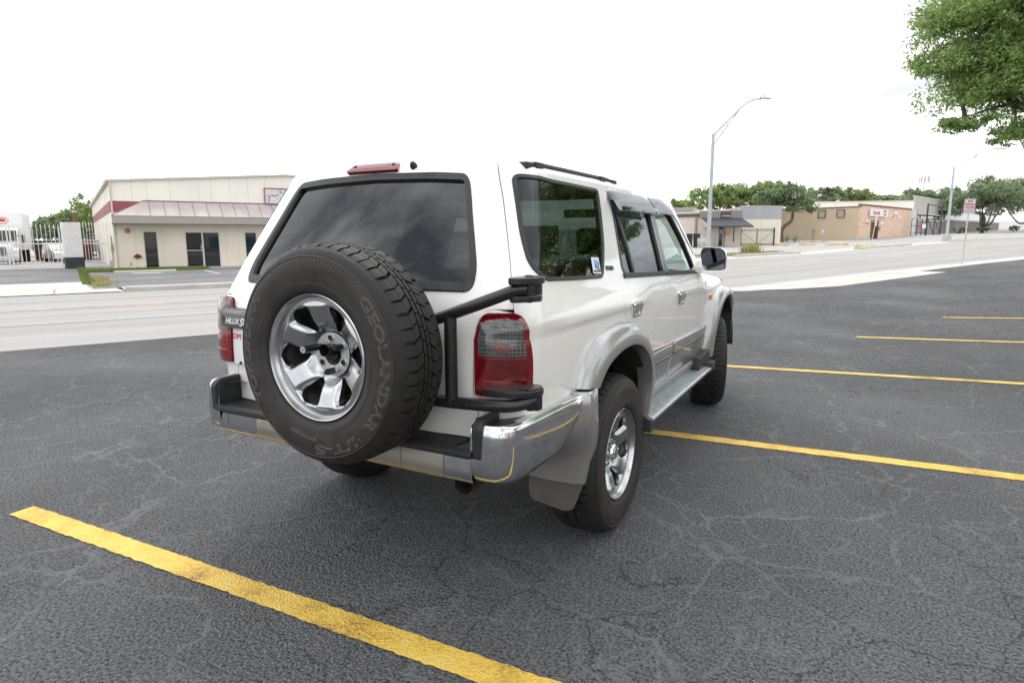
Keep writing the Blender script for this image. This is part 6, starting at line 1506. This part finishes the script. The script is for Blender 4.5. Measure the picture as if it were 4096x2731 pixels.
def auto(name,label,x,y,gz,top,rad,n,leaf,m,seed,low=None,group='trees beyond the street',nc=9,sq=(1,1)):
    r=random.Random(seed);H=top-gz;low=low if low is not None else gz+H*.35;cl=[]
    for k in range(nc):
        a=r.uniform(0,6.28);q=math.sqrt(r.random())*.68;rr=rad*r.uniform(.34,.5);z=low+(top-low)*(.30+.42*r.random()*(1-q*.3)+.1*(1-q));hz=min((top-z),(z-low)*1.15,rr*.85)
        cl.append((x+math.cos(a)*q*rad*sq[0],y+math.sin(a)*q*rad*sq[1],z,rr*sq[0],rr*sq[1],max(.3,hz)))
    cl.append((x,y,top-rad*.42,rad*.42,rad*.42,rad*.42))
    tr=[([(x,y,gz-.2),(x+.1*rad*.3,y,gz+H*.25),(x,y,low+.2*(top-low))],.035*H,.02*H)]
    for k in range(4): a=r.uniform(0,6.28);tr.append(([(x,y,gz+H*.22),(x+math.cos(a)*rad*.25,y+math.sin(a)*rad*.25,low),(x+math.cos(a)*rad*.6,y+math.sin(a)*rad*.6,low+.4*(top-low))],.02*H,.008*H))
    return tree(name,label,(x,y,gz),tr,cl,n,leaf,m,seed,group)
auto('tree','bushy green tree behind the white block pillar','' or -65.6,32.8,-.25,5.5,4.4,9000,.20,'leaf',11,low=-.3)
auto('tree','dark green tree behind the yard gate and skip',-66.5,30.0,-.25,3.6,3.5,5000,.20,'leaf_dark',12,low=-.3)
auto('tree','light green tree top above the white truck',-62,18.5,-.25,4.9,3.2,4000,.2,'leaf',13,low=1.5)
auto('tree','wide green tree left of the parapet above the small shop',-15.0,86.2,.8,8.3,4.4,11000,.20,'leaf',14,low=4.0,nc=12)
auto('tree','green tree in the middle above the grey parapet',-10.1,88.9,.85,8.4,4.3,11000,.20,'leaf',15,low=4.0,nc=12)
x_,y_=-6.45,80.5
tree('leaning_tree','forked leaning tree between the parapet building and the tan wall',(x_,y_,.8),
 [([(x_,y_,.6),(x_-.15,y_,1.8),(x_+.1,y_,2.6),(x_+.9,y_,3.3),(x_+1.0,y_,4.4)],.30,.14),([(x_-.1,y_,1.7),(x_-.5,y_,3.0),(x_-.7,y_,4.4)],.2,.1)],
 [(x_-1.1,y_,5.7,1.9,2,1.3),(x_+.7,y_,6.0,1.8,2,1.4),(x_+1.9,y_,4.8,1.6,1.8,1.1),(x_+.2,y_+.5,4.9,1.6,1.8,.9),(x_+.3,y_,7.1,.7,.8,.75),(x_-2.2,y_,5.6,1.4,1.6,1.1),(x_+2.9,y_,4.2,.7,.9,.6)],11000,.18,'leaf_dark',16)
auto('tree','distant tree behind the tan roof at the utility pole',-3.9,128.4,1.3,10.2,5.5,6000,.28,'leaf_dark',17)
auto('tree','distant brighter tree behind the vent pipe',.8,130.4,1.4,9.8,5.0,6000,.28,'leaf',18)
auto('tree','low distant tree behind the brick front',6.4,145,1.6,9.5,6.5,5000,.3,'leaf_dark',19)
auto('tree','distant tree in front of the phone mast',12.2,154,1.9,11.0,5.5,6000,.3,'leaf_dark',20)
auto('tree','distant round tree right of the phone mast',17.2,156,2.0,10.9,3.4,3500,.3,'leaf_dark',21)
auto('tree','small distant tree above the car windscreen',-26.6,110,1.0,7.6,4.2,4000,.28,'leaf',22)
auto('tree','big spreading tree right of the far lamp',21.4,142.5,1.8,11.9,7.2,13000,.28,'leaf_dark',23,low=3.4,nc=14)
auto('tree','big tree second from the far lamp',31.5,160,2.4,12.3,7.0,11000,.3,'leaf_dark',24,low=4.0,nc=12)
auto('tree','big tree third from the far lamp at the right edge',42,176,2.9,12.4,8.0,9000,.32,'leaf_dark',25,low=4.2,nc=12)
auto('tree','rightmost far tree at the picture edge',52,185,3.0,13,8.0,8000,.33,'leaf_dark',26,low=4.2)
for k,(x,y,rr,lb) in enumerate(((17.5,136,1.5,'low clipped hedge left of the big tree trunk'),(21.5,141,1.6,'low clipped hedge at the big tree trunk'),(29,160,1.8,'low clipped hedge under the second big tree'))):
    auto('hedge',lb,x,y,hxy(x,y),hxy(x,y)+1.0,rr,1500,.14,'leaf_dark',40+k,low=hxy(x,y),group='hedges under the far trees',nc=5)
# agave clumps at the foot of the leaning tree
for k,(x,y,lb) in enumerate(((-6.1,82.2,'spiky agave nearest the leaning tree'),(-5.2,82.8,'spiky agave right of the first one beside the tan wall'))):
    o=root('agave',lb,'plant',(x,y,.85),'spiky plants by the leaning tree');r=random.Random(k);b=MB()
    for q in range(34):
        a=r.uniform(0,6.28);e=r.uniform(.15,1.3);ln=r.uniform(.6,1.0);d=Vector((math.cos(a)*math.cos(e),math.sin(a)*math.cos(e),math.sin(e)));s_=Vector((-math.sin(a),math.cos(a),0))*.05;p=Vector((x,y,.85))
        b.add([p-s_,p+s_,p+d*ln*.6+s_*.7-Vector((0,0,.02)),p+d*ln,p+d*ln*.6-s_*.7-Vector((0,0,.02))],[(0,1,2,3,4)])
    b.build('leaf_blade','leaf_dark',o,fixn=False);done(o)
# the tree whose crown hangs in at the top right
x_,y_=7.2,10.9
CL=[(3.2,8.75,3.85,.72,.65,.42),(3.75,9.05,3.8,.85,.75,.52),(3.3,8.8,4.62,.75,.7,.5),(2.85,8.55,4.35,.70,.65,.45),(2.75,8.5,3.75,.55,.5,.28),(3.35,8.85,5.05,.95,.85,.60),(3.35,8.8,3.42,.88,.8,.44),(3.0,8.6,2.98,.40,.4,.16),(3.95,9.2,4.25,1.0,.9,.70),(4.25,9.35,3.35,.98,.9,.52),(3.9,9.05,2.85,.60,.5,.24),(4.5,9.5,2.85,.75,.65,.32),(4.7,9.7,5.1,1.3,1.2,.95),(5.6,10.1,4.2,1.4,1.2,.9),(5.5,10.3,6.2,1.6,1.4,1.0),(6.8,10.8,5.4,1.7,1.5,1.2),(6.9,10.9,6.9,1.6,1.6,1.0),(8.3,11.2,5.2,1.7,1.6,1.2),(3.5,8.9,5.9,.9,.9,.5),(8.0,9.6,4.4,1.3,1.2,.8),(7.2,12.3,4.8,1.5,1.3,1.0)]
tree('shade_tree','leafy green tree overhanging from the top right of the picture',(x_,y_,0),[([(x_,y_,-.1),(x_+.05,y_,1.2),(x_-.1,y_,2.3)],.20,.15),([(x_-.1,y_,2.2),(x_-1.0,y_-.5,3.0),(x_-2.0,y_-1.0,3.5),(x_-3.0,y_-1.5,3.9),(x_-3.5,y_-1.8,4.15),(x_-4.0,y_-2.2,4.4)],.10,.012),([(x_-2.0,y_-1.0,3.5),(x_-2.8,y_-1.4,3.3),(x_-3.6,y_-1.9,3.3),(x_-4.2,y_-2.3,3.1)],.05,.01),([(x_-2.6,y_-1.3,3.7),(x_-3.3,y_-1.8,4.6),(x_-3.6,y_-2.0,5.3)],.05,.012),([(x_-.1,y_,2.3),(x_+.2,y_+.2,4.2),(x_,y_,6.3)],.12,.04),([(x_-.1,y_,2.3),(x_+1.0,y_-.5,3.8),(x_+1.5,y_,5.2)],.10,.03),([(x_-.1,y_,2.2),(x_-1.2,y_,3.6),(x_-2.2,y_-.6,5.0)],.09,.02)],CL,170000,.033,'leaf_near',31,group='trees of the car park',shell=.05,wts=[3.2]*12+[1.5,.9,.6,.5,.4,.3,1.2,.4,.4])
# ---- what stands to the right of the car park, seen mirrored in the windows
auto('tree','leafy car park tree mirrored in the side windows',13.5,3.5,0,6.8,4.2,14000,.11,'leaf_near',32,low=2.2,group='trees of the car park',nc=12)
auto('tree','leafy car park tree farther back to the right',12.8,19.5,.15,7.2,4.4,12000,.11,'leaf_near',33,low=2.4,group='trees of the car park',nc=12)
OB=root('workshop','long cream workshop with roller doors right of the car park','building',(30,12,0));F=Fc((27,-22),(33,48),flip=True)
F.one('wall','cream',OB,0,F.L,-.3,0,-.3,4.3);F.one('roof_edge','trim',OB,-.1,F.L+.1,-.5,.2,4.3,4.55)
for u in (8,20,32,44,56): F.one('roller_door','soffit',OB,u,u+4,.01,.05,-.1,3.2)
done(OB)
for x,y,lb in ((23.6,6.2,'blue steel skip by the workshop, the nearer one'),(24.1,10.4,'blue steel skip by the workshop, the farther one')):
    o=root('blue_skip',lb,'skip',(x,y,0),'blue skips by the workshop');b=MB();b.prism(rounded([(y-1.8,0),(y-1.9,1.7),(y+1.9,1.7),(y+1.8,0)],.05),x-.9,x+.9,'x');b.build('skip_body',mat('blue_skip_paint',(.03,.22,.40),.5) if y<8 else bpy.data.materials['blue_skip_paint'],o,bevel=.03);b=MB()
    for q in (-1.4,-.5,.4,1.3): b.box(x-.96,x-.90,y+q,y+q+.1,.1,1.6)
    b.build('skip_rib',bpy.data.materials['blue_skip_paint'],o);done(o)
